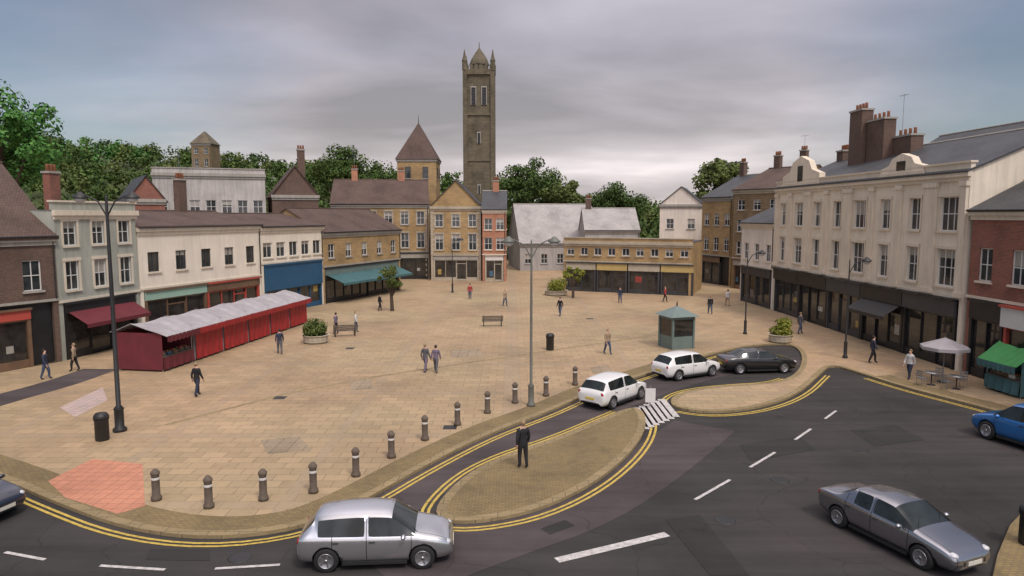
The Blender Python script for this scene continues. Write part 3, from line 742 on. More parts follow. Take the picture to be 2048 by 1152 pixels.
def turret():
    Y=113; x0=(797-1024)/F*Y; x1=(874-1024)/F*Y; W=x1-x0; ze=Zt(322,Y); zt=Zt(246,Y)
    r=empty('pointed_turret',((x0+x1)/2,Y+W/2,KH),0,'short broad stone turret with a pointed roof left of the tall tower','turret'); h=W/2
    mb=MB(); mb.box(-h,h,-h,h,0,ze,'stone'); mb.box(-h-.15,h+.15,-h-.15,h+.15,ze-.35,ze-.02,'trimgrey'); mb.build('wall',r)
    q=MB(); a=[(-h-.3,-h-.3,ze),(h+.3,-h-.3,ze),(h+.3,h+.3,ze),(-h-.3,h+.3,ze)]; top=(0,0,zt)
    for i in range(4): q.face([a[i],a[(i+1)%4],top],'tile')
    q.tube((0,0,zt-.3),(0,0,zt+1.2),.07,.02,'iron',6); q.build('roof',r)
    for rot in (0,math.pi/2,-math.pi/2):
        for cx in (-h*.45,h*.45):
            window(r,(cx-.45,cx+.45,ze-3.0,ze-1.2),'framedark','trimgrey',(0,1),y=-.06,mt=Matrix.Rotation(rot,4,'Z')@Matrix.Translation((0,-h,0)))
turret()
# --- right of centre: pale slate roofs, tan low shops, white house, tan street fronts
b=building('pale_slate_hall','broad hall with a pale slate roof in the middle distance',Pt(1040,118),Pt(1200,120),14,4.6,'greywall','slatepale','gable',6.6,rows=((1.2,1.6,5),),trim='trimgrey',sidewin=False)
b=building('grey_rendered_house','light grey rendered house with pale roof right of the slate hall',Pt(1170,112),Pt(1278,112),10,7.0,'greywall','slatepale','gable',3.4,rows=((3.7,1.5,4),(.8,1.6,4)),trim='trimgrey',chims=((1,5,12,'brickdark'),))
b=building('tan_low_shops','low tan stone shop row with a dark arcade facing the square',Pt(1128,87),Pt(1384,81),9,6.2,'stone','slate','flat',.1,rows=((4.5,.9,9),),ground=True,gz=3.6,trim='stonepale',winw=.9,sidewin=False,bars=(1,0),parapet=.35)
for k in range(4): shopfront(b,.35+k*3.9,4.1+k*3.9,3.6,'charcoal',('stonepale','yellowfascia')[k%2],2.7)
b=building('white_gabled_house','small off white gabled house above the tan shop row',Pt(1318,108),Pt(1402,106),9,11.0,'whitewall','slate','front',2.6,rows=((7.3,1.5,2),(4.2,1.5,2)),chims=())
b=building('tan_street_house','tan stone three storey house on the left of the street mouth',Pt(1402,98),Pt(1462,92),12,11.8,'stone','slate','gable',3.0,rows=((4.6,1.8,3),(8,1.6,3)),ground=True,gz=3.8,chims=((1,6,16.6,'brickdark'),))
shopfront(b,.35,4.2,3.8,'charcoal','brownfascia',3.0,n=2)
b=building('brown_street_house','brown stone house with tall chimneys beside the pink end building',Pt(1464,90),Pt(1560,84),14,12.6,'stonebrown','tile','gable',2.8,rows=((4.4,1.7,3),(7.3,1.5,3),(10,1.3,3)),ground=True,gz=3.8,chims=((1.2,7,17.0,'brickdark'),(5,7,17.4,'brickdark')),trim='stonepale')
shopfront(b,.35,5.6,3.8,'brownfascia','trimgrey',3.0,n=3)
# --- right-hand side of the square
b=building('pinkish_end_building','pale pinkish rendered end building beyond the big cream building',(25.2,77),(25.9,69.2),12,8.6,'whitewall','slate','gable',2.6,rows=((4.7,1.7,3),),ground=True,gz=3.9,trim='trimcream')
shopfront(b,.35,7.4,3.9,'charcoal','charcoal',3.1)
def big_cream():
    p0=(25.9,69.0); p1=(26.9,41.5); rz,W=frame_of(p0,p1)
    H=12.0; ops=[]; bays=[]
    rows=((5.0,2.3),(8.4,2.1))
    n=8; st=W/n
    for zs,wh in rows:
        for k in range(n):
            c=st*(k+.5); w_=1.75 if k%3==1 else 1.2
            ops.append((c-w_/2,c+w_/2,zs,zs+wh))
    root=building('big_cream_building','big cream three storey building with pilasters gables and a black shopfront',p0,p1,13,H,'cream','slate','gable',2.8,rows=(),ground=True,gz=4.3,trim='trimcream',sidewin=False,chims=(),parapet=.45)
    # re-cut the front wall with its windows
    old=[c for c in root.children if c.name.startswith('wall')][0]; bpy.data.objects.remove(old)
    mb=MB(); facade(mb,W,0,H,ops+[(.3,W-.3,0,4.3)],'cream',0,.25)
    mb.face([(.3,.27,0),(W-.3,.27,0),(W-.3,.27,4.3),(.3,.27,4.3)],'black')
    mb.face([(0,13,0),(0,0,0),(0,0,H),(0,13,H)],'cream'); mb.face([(W,0,0),(W,13,0),(W,13,H),(W,0,H)],'cream'); mb.face([(W,13,0),(0,13,0),(0,13,H),(W,13,H)],'cream')
    mb.face([(0,13,H),(0,0,H),(0,6.5,H+2.8)],'cream'); mb.face([(W,0,H),(W,13,H),(W,6.5,H+2.8)],'cream')
    mb.build('wall',root)
    for o in ops: window(root,o,'frame','trimcream',(2 if o[1]-o[0]>1.5 else 1,1),y=.14,surround='trimcream')
    for k in range(n+1):
        x=min(max(st*k,.3),W-.3); hw=.62 if k in(2,4,7) else .26; q=MB(); q.box(x-hw,x+hw,-.2,-.003,4.6,H-.62,'trimcream').box(x-hw-.08,x+hw+.08,-.26,-.004,4.45,4.75,'trimcream').box(x-hw-.08,x+hw+.08,-.25,-.005,H-.9,H-.61,'trimcream'); q.build('pilaster',root)
    # stone gables with round heads over two bays
    for cx,gw,gh in ((st*1.5,7.4,2.6),(st*6.0,5.0,1.5)):
        g=MB(); pts=[(-gw/2,0),(gw/2,0),(gw/2,gh*.35),(gw*.3,gh*.5),(gw*.22,gh*.8),(0,gh),(-gw*.22,gh*.8),(-gw*.3,gh*.5),(-gw/2,gh*.35)]
        g.face([(cx+a,-.1,H+.05+b_) for a,b_ in pts],'cream'); g.face([(cx+a,.4,H+.05+b_) for a,b_ in reversed(pts)],'cream')
        for i in range(len(pts)):
            a=pts[i]; b_=pts[(i+1)%len(pts)]; g.face([(cx+a[0],-.1,H+.05+a[1]),(cx+a[0],.4,H+.05+a[1]),(cx+b_[0],.4,H+.05+b_[1]),(cx+b_[0],-.1,H+.05+b_[1])],'trimcream')
        g.box(cx-gw/2-.15,cx+gw/2+.15,-.22,-.103,H+.05,H+.25,'trimcream')
        g.box(cx-.5,cx+.5,-.14,-.105,H+.4,H+gh*.68,'glass'); g.build('gable',root)
    # brown chimney stacks and turret roof mid-length
    roof=[c for c in root.children if c.name.startswith('roof')][0]
    for x,y,z,wx in ((W*.26,4.2,18.3,2.0),(W*.35,4.6,17.2,2.6),(W*.44,5.4,15.6,2.6),(W*.04,6,15.4,1.2)): chimney(roof,x,y,H,z,'brickdark',wx,1.0,4)
    m=[('charcoal','black'),('black','black'),('charcoal','charcoal'),('black','black'),('black','charcoal')]
    for k in range(5):
        a=.35+k*(W-.7)/5; b_=.35+(k+1)*(W-.7)/5-.08; shopfront(root,a,b_,4.3,m[k][0],m[k][1],3.2,door=.3+.12*k,fproud=.22,awning=('black',1.3,3.2) if k in(3,) else None)
    # lamps over the fascia
    for k in range(12):
        l=MB(); x=1.2+k*(W-2.4)/11; l.tube((x,-.2,4.15),(x,-.6,4.35),.018,.018,'iron',5).lathe([(.02,.1),(.1,0)],'iron',8,(x,-.6,4.25)); l.build('sign_lamp',root)
big_cream()
b=building('grey_mansard_building','cream fronted building with a tall dark slate roof behind the red brick corner',(33,66),(34.5,36),14,12.2,'cream','slate','gable',4.4,rows=((8.4,1.8,7),),sidewin=False,chims=((27,6,18.2,'brickdark'),))
b=building('red_brick_corner_shop','red brick corner shop with white sign and red front at the right edge',(27.0,41.2),(27.6,26),6.2,9.7,'brick','slate','gable',1.6,rows=((5.6,1.9,6),),ground=True,gz=4.5,trim='trimcream',chims=((2,3,13,'brick'),),sidewin=False)
shopfront(b,.35,3.0,4.5,'black','black',3.4,n=2)
shopfront(b,3.1,9,4.5,'redpaint','whitesign',3.3,door=.6,fproud=.3); shopfront(b,9.1,14.8,4.5,'whitesign','redpaint',3.3)
# television aerials on a few roofs
for nm,x,y,z0,z1 in (('cream_shop',9.5,5,12.4,14.6),('brick_shop',3,5.5,14.2,16.4),('honey_stone_building',3,6,16.4,18.6),('big_cream_building',12,5,13.5,19),('white_upper_block',4,3,12,17),('red_brick_corner_shop',2,3,13.2,15.6),('brown_street_house',5,7,17.4,19.4)):
    bo=bpy.data.objects[nm]; a=MB(); a.tube((x,y,z0),(x,y,z1),.022,.018,'galv',5); a.tube((x-.55,y,z1-.1),(x+.55,y,z1-.1),.012,.012,'galv',4)
    for k in range(7): a.tube((x-.5+k*.16,y-.22,z1-.1),(x-.5+k*.16,y+.22,z1-.1),.007,.007,'galv',4)
    a.build('aerial',bo)
for o in bpy.data.objects: bld_end(o)
M['patch']=asphalt('fresh asphalt patch',(.034,.033,.032),(.040,.038,.037))
mb=MB()
for q in ([(1480,890),(1600,872),(1630,900),(1500,922)],[(1330,1040),(1400,1030),(1500,1152),(1420,1152)],[(1700,860),(1790,850),(1850,880),(1750,893)],[(300,1098),(420,1100),(420,1122),(290,1120)],[(1080,1058),(1130,1040),(1150,1052),(1100,1070)]): ngon(mb,px(q,0),.0095,'patch')
tag(mb.build('road_patches'),kind='structure')
mb=MB(); ln=smooth(px([(330,850),(640,770),(1000,716),(1300,672)]),1); strip(mb,ln,-.12,.12,KH+.005,'kerb'); tag(mb.build('drain_channel'),kind='structure')
mb=MB()
for q in ([(520,880),(600,874),(622,900),(536,908)],[(900,700),(960,697),(966,712),(902,716)],[(700,760),(742,757),(745,778),(700,781)],[(1180,735),(1216,730),(1222,742),(1186,747)]): ngon(mb,px(q),KH+.0035,'newslab')
tag(mb.build('relaid_paving'),kind='structure')
mb=MB(); ngon(mb,px([(1975,1200),(1995,1110),(2020,1050),(2080,985),(2300,930),(2500,1200)]),KH,'setts'); wallstrip(mb,px([(1975,1200),(1995,1110),(2020,1050),(2080,985),(2300,930)]),0,KH,'kerb'); tag(mb.build('pavement'),kind='structure')
# ------------------------------------------------------------ market stalls
def stall(loc,rz,label,roofm,frontm,closed,group,L=3.0,D=3.1,h=2.35,name='market_stall',endm=None):
    r=empty(name,loc,rz,label,'market stall',group); rs=0.55
    for x in (.06,L-.06):
        for y in (.06,D-.06):
            p=MB(); p.tube((x,y,0),(x,y,h),.03,.03,'galv',6); p.build('post',r)
    c=MB(); nx=8
    def zf(x,y):
        return h+rs*(1-abs(y-D*.62)/(D*.62) if y<D*.62 else 1-abs(y-D*.62)/(D*.38+.3))-.11*math.sin(math.pi*min(1,max(0,x/L)))-.03*math.sin(7*x+4*y+L*30)
    ys=[-.45,.1,D*.31,D*.62,D*.85,D+.25]; xs=[-.1+(L+.2)*i/nx for i in range(nx+1)]
    vs=[(x,y,zf(x,y)) for y in ys for x in xs]
    c.raw(vs,[(j*(nx+1)+i,j*(nx+1)+i+1,(j+1)*(nx+1)+i+1,(j+1)*(nx+1)+i) for j in range(len(ys)-1) for i in range(nx)],roofm)
    o=c.build('canopy',r); sm=o.modifiers.new('s','SOLIDIFY'); sm.thickness=.03
    v=MB()
    for i in range(nx*2):
        x0=-.1+(L+.2)*i/(nx*2); x1=-.1+(L+.2)*(i+1)/(nx*2); z=zf(0,-.45); dz=.34+.05*(i%2)
        y=-.47-.015*(i%2)
        v.face([(x0,y,z-dz),(x1,y,z-dz),(x1,y,z+.02),(x0,y,z+.02)],frontm)
    v.build('valance',r)
    cb=MB(); cb.box(.05,L-.05,.0,1.0,.84,.9,'bollard'); cb.build('counter',r)
    sk=MB(); n=14; zt=zf(0,.0)-.15 if closed else .84
    for i in range(n):
        x0=.02+(L-.04)*i/n; x1=.02+(L-.04)*(i+1)/n; a=.03*math.sin(i*2.1); b_=.03*math.sin((i+1)*2.1)
        sk.face([(x0,-.06+a*1.6,.12),(x1,-.06+b_*1.6,.12),(x1,-.04+b_*.3,zt),(x0,-.04+a*.3,zt)],frontm)
    sk.build('front_sheet',r)
    e=MB()
    for x in (.03,L-.03): e.face([(x,0,.1),(x,D,.1),(x,D,h),(x,0,h)],endm or roofm)
    e.face([(.03,D-.03,.1),(L-.03,D-.03,.1),(L-.03,D-.03,h),(.03,D-.03,h)],endm or roofm); e.build('side_sheet',r)
    if not closed:
        for i in range(5):
            x=.35+i*(L-.7)/4; cr=MB(); cr.box(x-.22,x+.22,.15,.6,.905,1.08,rnd.choice(['bollard','brownfascia','greensheet','whitesign','blue']))
            for q in range(10): cr.lathe([(.0,-.04),(.045,-.03),(.05,.02),(.02,.05)],rnd.choice(['redpaint','leafyellow','terracotta','leafbright']),6,(x+rnd.uniform(-.16,.16),.2+rnd.uniform(0,.36),1.11))
            o=cr.build('goods_box',None); o.parent=r
    return r
S0=(-20.9,41.2); S1=(-17.9,60.6)
rz,SW=frame_of(S0,S1); n=6; stp=SW/n
LB=['nearest stall of the row with grey canopy and dark red front','second nearest stall of the row with grey canopy and red sheet','third stall of the row from the lamp post with closed red front','third stall from the far end with bright closed red front','last but one stall at the far end with closed red front','farthest stall of the row next to the blue shop with red front']
for k in range(n):
    t=k/n; p=(S0[0]+(S1[0]-S0[0])*t,S0[1]+(S1[1]-S0[1])*t,KH+.005)
    stall(p,rz,LB[k],'canvasgrey','maroon' if k==0 else 'red',k not in(0,),'red fronted market stalls in a row before the left shops',L=stp-.22,endm='maroon' if k==0 else None)
rz2=frame_of((25.3,38.6),(25.6,35.4))[0]
stall((25.75,37.4,KH+.005),rz2,'small green canopied stall before the red brick corner shop at the right edge','greensheet','teal',False,None,L=2.4,D=1.25,h=2.0,endm='teal')
# ------------------------------------------------------------ street furniture
def lamp(name,loc,h,m,label,arms=1,base=.16,r0=.1):
    r=empty(name,loc,0,label,'street lamp'); mb=MB()
    mb.lathe([(base*1.5,0),(base*1.5,.12),(base,.2),(base,.95),(base*1.15,1.0),(r0,1.15),(r0*.85,h*.6),(r0*.55,h-.1),(r0*.4,h)],m,12); mb.build('column',r)
    for k in range(arms):
        s=1 if k==0 else -1; a=MB(); pts=[(0,0,h-.9),(s*.35,0,h-.25),(s*.85,0,h),(s*1.1,0,h)]
        for p,q in zip(pts,pts[1:]): a.tube(p,q,.035,.03,m,6)
        a.build('arm',r)
        l=MB(); l.lathe([(.05,.28),(.12,.22),(.3,.05),(.32,0)],m,10,(s*1.1,0,h-.12)); hd=l.build('lamp_head',r)
        g=MB(); g.lathe([(.24,0),(.2,-.12),(.05,-.2)],'lampglass',10,(s*1.1,0,h-.125)); g.build('lamp_glass',hd)
    return r
p=G(240,862,KH); lamp('street_lamp',p,10.2,'iron','tall black street lamp at the near left beside the salmon tactile paving',2,.19,.10)
p=G(1062,812,KH); lamp('street_lamp',p,8.2,'poleg','tall slim grey green street lamp in the middle of the square edge',2,.14,.07)
for x,y,h,lab in ((1490,668,6.5,'smaller street lamp at the mouth of the street left of the pinkish building'),(905,585,6.5,'distant street lamp in front of the yellow stone hall'),(1690,716,6.5,'street lamp on the right pavement before the big cream building')):
    lamp('street_lamp',G(x,y,KH),h,'iron',lab,1,.11,.06)
def bollard():
    r=empty('bollard',(0,0,0),0,'x','bollard','brown bollards along the edge of the square'); mb=MB()
    mb.lathe([(.17,0),(.17,.12),(.13,.16),(.125,.86),(.15,.9),(.15,.95),(.11,1.0),(.06,1.06)],'bollard',10); mb.build('post',r)
    b=MB(); b.lathe([(.131,0),(.134,.01),(.134,.07),(.131,.08)],'whitesign',10,(0,0,.7)); b.build('band',r); return r
bp=bollard(); used=[0]
names=['first from the left, by the salmon paving','second from the left along the lower kerb','third from the left along the lower kerb','fourth from the left, left of the silver car','fifth from the left, above the silver car','sixth from the left, above the right end of the silver car','seventh from the left where the kerb turns up the slip road','eighth from the left beside the slip road','ninth from the left beside the slip road','tenth from the left, left of the central lamp post','eleventh, nearest the central lamp post','twelfth, left of the white car on the slip road']
BP=[(313,1000),(418,1015),(527,1000),(627,985),(712,952),(783,915),(850,880),(915,850),(975,826),(1030,806),(1092,792),(1150,770)]
for (x,y),l in zip(BP,names): place(bp,used,G(x,y,KH),0,'brown bollard, '+l)
used=[0]
def bin_():
    r=empty('litter_bin',(0,0,0),0,'x','litter bin'); mb=MB(); mb.lathe([(.24,0),(.27,.05),(.27,.85),(.3,.88)],'iron',14); mb.build('body',r)
    c=MB(); c.lathe([(.3,.0),(.3,.14),(.22,.26),(.05,.3)],'iron',14,(0,0,.9)); c.build('lid',r); return r
lb=bin_()
place(lb,used,G(205,880,KH),0,'black litter bin beside the near left street lamp')
place(lb,used,G(2058,1088,KH),0,'black litter bin on the pavement corner at the lower right edge')
place(lb,used,G(1100,700,KH),0,'black litter bin out in the square right of the central lamp post')
def bench(loc,rz,label):
    r=empty('bench',loc,rz,label,'bench'); 
    for k in range(4): 
        pass
    s_=MB(); [s_.box(-.9,.9,-.22+k*.12,-.12+k*.12,.43,.47,'bollard') for k in range(4)]; s_.build('seat',r)
    b=MB(); [b.box(-.9,.9,.26+k*.02,.29+k*.02,.56+k*.13,.66+k*.13,'bollard') for k in range(3)]; b.build('backrest',r)
    for x in (-.75,.75):
        l=MB(); l.box(x-.03,x+.03,-.22,.26,.38,.427,'iron').box(x-.03,x+.03,-.22,-.16,0,.377,'iron').box(x-.03,x+.03,.24,.30,0,.95,'iron'); l.build('leg',r)
    return r
bench(G(690,672,KH),R(200),'slatted bench left of the square beyond the stalls')
bench(G(985,652,KH),R(185),'slatted bench alone in the far middle of the square')
def planter(loc,rad,hh,m,label,seed,wall='stonepale'):
    r=empty('planter',loc,0,label,'planter'); mb=MB(); mb.lathe([(rad*.85,0),(rad,.1),(rad*1.02,.5),(rad*1.12,.58),(rad*1.0,.6),(rad*.95,.52)],wall,14,sm=False); mb.build('pot',r)
    s_=MB(); s_.lathe([(rad*.94,.5),(rad*.9,.53)],'soil',14); s_.build('soil',r)
    f=MB(); rg=random.Random(seed); 
    for k in range(13): leaves(f,(rg.uniform(-.5,.5)*rad,rg.uniform(-.5,.5)*rad,.55+rg.uniform(.1,.7)*hh),rad*.6,170,.10,m,rg)
    f.build('shrub',r); return r
planter(G(632,685,KH),.9,1.3,'leafolive','round planter with olive shrub beyond the end of the stalls',21)
planter(G(1560,684,KH),.8,1.5,'leafyellow','round planter with yellow green shrub by the parked black car',22)
planter(G(1112,590,KH),1.3,1.5,'leafyellow','planter with yellow green bush at the left end of the tan shops',23)
for x,y,h,rx,m,l,sd_ in ((785,622,4.2,1.3,'leafolive','small young tree on the square before the dark corner shop',31),(1146,596,3.4,1.2,'leafyellow','small yellow green tree at the left end of the tan shop row',33)):
    tree('tree',G(x,y,KH),h,rx,m,l,nclump=14,nleaf=110,size=.12,seed=sd_,trunk_h=.4)
# kiosk
def kiosk(loc):
    r=empty('kiosk',loc,R(20),'small grey green kiosk with pointed roof behind the parked white cars','kiosk'); mb=MB(); w_=.85
    mb.box(-w_,w_,-w_,w_,0,.9,'tealmetal')
    for sx in (-1,1):
        for sy in (-1,1): mb.box(sx*w_-.07,sx*w_+.07,sy*w_-.07,sy*w_+.07,.0,2.2,'tealmetal')
    mb.box(-w_-.04,w_+.04,-w_-.04,w_+.04,2.1,2.3,'tealmetal'); mb.build('body',r)
    for k in range(4):
        g=MB(); g.box(-w_+.08,w_-.08,-w_-.0,-w_+.02,.903,2.097,'shopglass'); o=g.build('window',r); o.rotation_euler=(0,0,k*math.pi/2)
    q=MB(); a=1.15
    for i in range(4):
        c=[(-a,-a),(a,-a),(a,a),(-a,a)]; q.face([(*c[i],2.3),(*c[(i+1)%4],2.3),(0,0,3.0)],'tealmetal')
    q.face([(-a,-a,2.305),(-a,a,2.305),(a,a,2.305),(a,-a,2.305)],'tealmetal'); q.lathe([(.06,2.95),(.05,3.2),(.01,3.3)],'iron',6); q.build('roof',r)
kiosk(G(1352,694,KH))
# cafe tables with parasols by the black shopfront
def parasol(loc,m,label,rz=0,h=2.35,rad=1.25):
    r=empty('parasol',loc,rz,label,'parasol'); p=MB(); p.tube((0,0,0),(0,0,h+.25),.025,.02,'galv',6); p.build('pole',r)
    b=MB(); b.lathe([(.28,0),(.28,.06),(.05,.1)],'iron',10); b.build('base',r)
    c=MB(); n=8; P=[(math.cos(2*math.pi*i/n)*rad,math.sin(2*math.pi*i/n)*rad,h-.3) for i in range(n)]
    for i in range(n):
        a=P[i]; b_=P[(i+1)%n]; c.face([a,b_,(0,0,h+.2)],m); c.face([(a[0],a[1],a[2]-.18),(b_[0],b_[1],b_[2]-.18),b_,a],m)
    o=c.build('canopy',r); s_=o.modifiers.new('s','SOLIDIFY'); s_.thickness=.012
    return r
parasol(G(1885,764,KH),'canvasgrey','pale grey parasol over a cafe table before the black shopfront')
def cafe(loc,rz,label,grp='cafe furniture'):
    r=empty('cafe_table',loc,rz,label,'table'); t=MB(); t.lathe([(.38,.70),(.38,.73)],'galv',16); t.build('tabletop',r)
    l=MB(); l.lathe([(.22,0),(.22,.03),(.03,.05),(.03,.70)],'iron',8); l.build('leg',r)
def chair(loc,rz,label,grp):
    r=empty('cafe_chair',loc,rz,label,'chair',grp); s_=MB(); s_.box(-.2,.2,-.2,.2,.43,.46,'galv'); s_.build('seat',r)
    b=MB(); [b.box(-.2,.2,.18,.2,z,z+.07,'galv') for z in (.56,.68,.8)]; b.build('backrest',r)
    for x in (-.18,.18):
        for y,h in ((-.18,.43),(.18,.88)): l=MB(); l.tube((x,y,0),(x,y,h),.013,.013,'galv',5); l.build('leg',r)
for x,y,l in ((1862,770,'left of the parasol'),(1912,778,'right of the parasol')):
    p=G(x,y,KH); cafe(p,0,'round metal cafe table just '+l+' by the black shopfront')
    for k,a in enumerate((.6,3.4)): chair((p.x+math.cos(a)*.65,p.y+math.sin(a)*.65,KH),a-math.pi/2,'metal cafe chair %s the cafe table %s'%(('behind','in front of')[k],l),'cafe chairs by the black shopfront')
# signs on posts
def sign(loc,h,m,label,rz=0,disc=True):
    r=empty('road_sign',loc,rz,label,'road sign'); p=MB(); p.tube((0,0,0),(0,0,h),.035,.035,'galv',8); p.build('post',r)
    d=MB()
    if disc:
        for i in range(20):
            a=2*math.pi*i/20; b=2*math.pi*(i+1)/20; d.face([(0,-.05,h-.35),(math.cos(a)*.3,-.05,h-.35+math.sin(a)*.3),(math.cos(b)*.3,-.05,h-.35+math.sin(b)*.3)],m)
        o=d.build('plate',r); s_=o.modifiers.new('s','SOLIDIFY'); s_.thickness=.015
    else: d.box(-.25,.25,-.055,-.04,h-.8,h-.1,m); d.build('plate',r)
sign(G(1300,812,KH),1.0,'whitesign','small white plate on a short post at the gap between the islands',disc=False)
# ------------------------------------------------------------ cars
def seam(m):
    N=m.node_tree.nodes; L=m.node_tree.links; b=N['Principled BSDF']; tc=N.new('ShaderNodeTexCoord'); sp=N.new('ShaderNodeSeparateXYZ'); L.new(tc.outputs['Object'],sp.inputs[0])
    def mm(op,a,b_=None):
        n=N.new('ShaderNodeMath'); n.operation=op
        for i,v in enumerate((a,b_)):
            if v is None: continue
            if isinstance(v,(int,float)): n.inputs[i].default_value=v
            else: L.new(v,n.inputs[i])
        return n.outputs[0]
    tot=None
    for x0 in (.98,-.21,-1.12):
        d=mm('LESS_THAN',mm('ABSOLUTE',mm('SUBTRACT',sp.outputs[0],x0)),.009); tot=d if tot is None else mm('MAXIMUM',tot,d)
    tot=mm('MULTIPLY',tot,mm('GREATER_THAN',mm('ABSOLUTE',sp.outputs[1]),.66)); tot=mm('MULTIPLY',tot,mm('GREATER_THAN',sp.outputs[2],.33))
    hood=mm('MULTIPLY',mm('LESS_THAN',mm('ABSOLUTE',mm('SUBTRACT',mm('ABSOLUTE',sp.outputs[1]),.62)),.008),mm('GREATER_THAN',sp.outputs[0],1.1))
    tot=mm('MAXIMUM',tot,hood)
    old=b.inputs['Base Color'].links[0].from_socket
    L.new(mixc(N,L,'MIX',tot,old,(.01,.01,.01)),b.inputs['Base Color'])
for k in ('silverpaint','greypaint','whitepaint','blackpaint','navypaint','bluepaint'): seam(M[k])
HATCH=dict(st=[(-2.10,.66,.40,.74,.76,0),(-2.04,.78,.28,.86,.90,0),(-1.93,.83,.24,.95,1.01,0),(-1.62,.85,.22,.95,1.36,.56),(-1.50,.855,.22,.95,1.41,.58),(-.95,.86,.2,.94,1.47,.61),(-.26,.865,.2,.93,1.49,.62),(-.16,.865,.2,.93,1.49,.62),(.36,.865,.2,.92,1.46,.60),(.46,.865,.2,.92,1.43,.59),(1.08,.85,.2,.91,1.02,0),(1.22,.85,.2,.89,.96,0),(1.72,.82,.22,.80,.87,0),(2.0,.74,.26,.68,.74,0),(2.10,.62,.34,.56,.58,0)],wb=1.28,roof=(3,9),ws=(9,10),rw=(2,3),L=2.1)
SALOON=dict(st=[(-2.30,.66,.42,.80,.82,0),(-2.24,.78,.30,.92,.96,0),(-1.95,.84,.24,.96,1.02,0),(-1.52,.86,.22,.96,1.04,0),(-.98,.87,.21,.95,1.34,.55),(-.86,.87,.21,.95,1.37,.57),(-.28,.88,.2,.93,1.41,.60),(-.18,.88,.2,.93,1.41,.60),(.30,.88,.2,.92,1.38,.59),(.40,.88,.2,.92,1.35,.58),(1.10,.87,.2,.90,1.0,0),(1.25,.87,.2,.88,.94,0),(1.9,.83,.22,.78,.84,0),(2.2,.74,.26,.66,.71,0),(2.30,.62,.34,.54,.56,0)],wb=1.38,roof=(4,9),ws=(9,10),rw=(3,4),L=2.3)
def evalmesh(o):
    dg=bpy.context.evaluated_depsgraph_get(); dg.update(); return bpy.data.meshes.new_from_object(o.evaluated_get(dg))
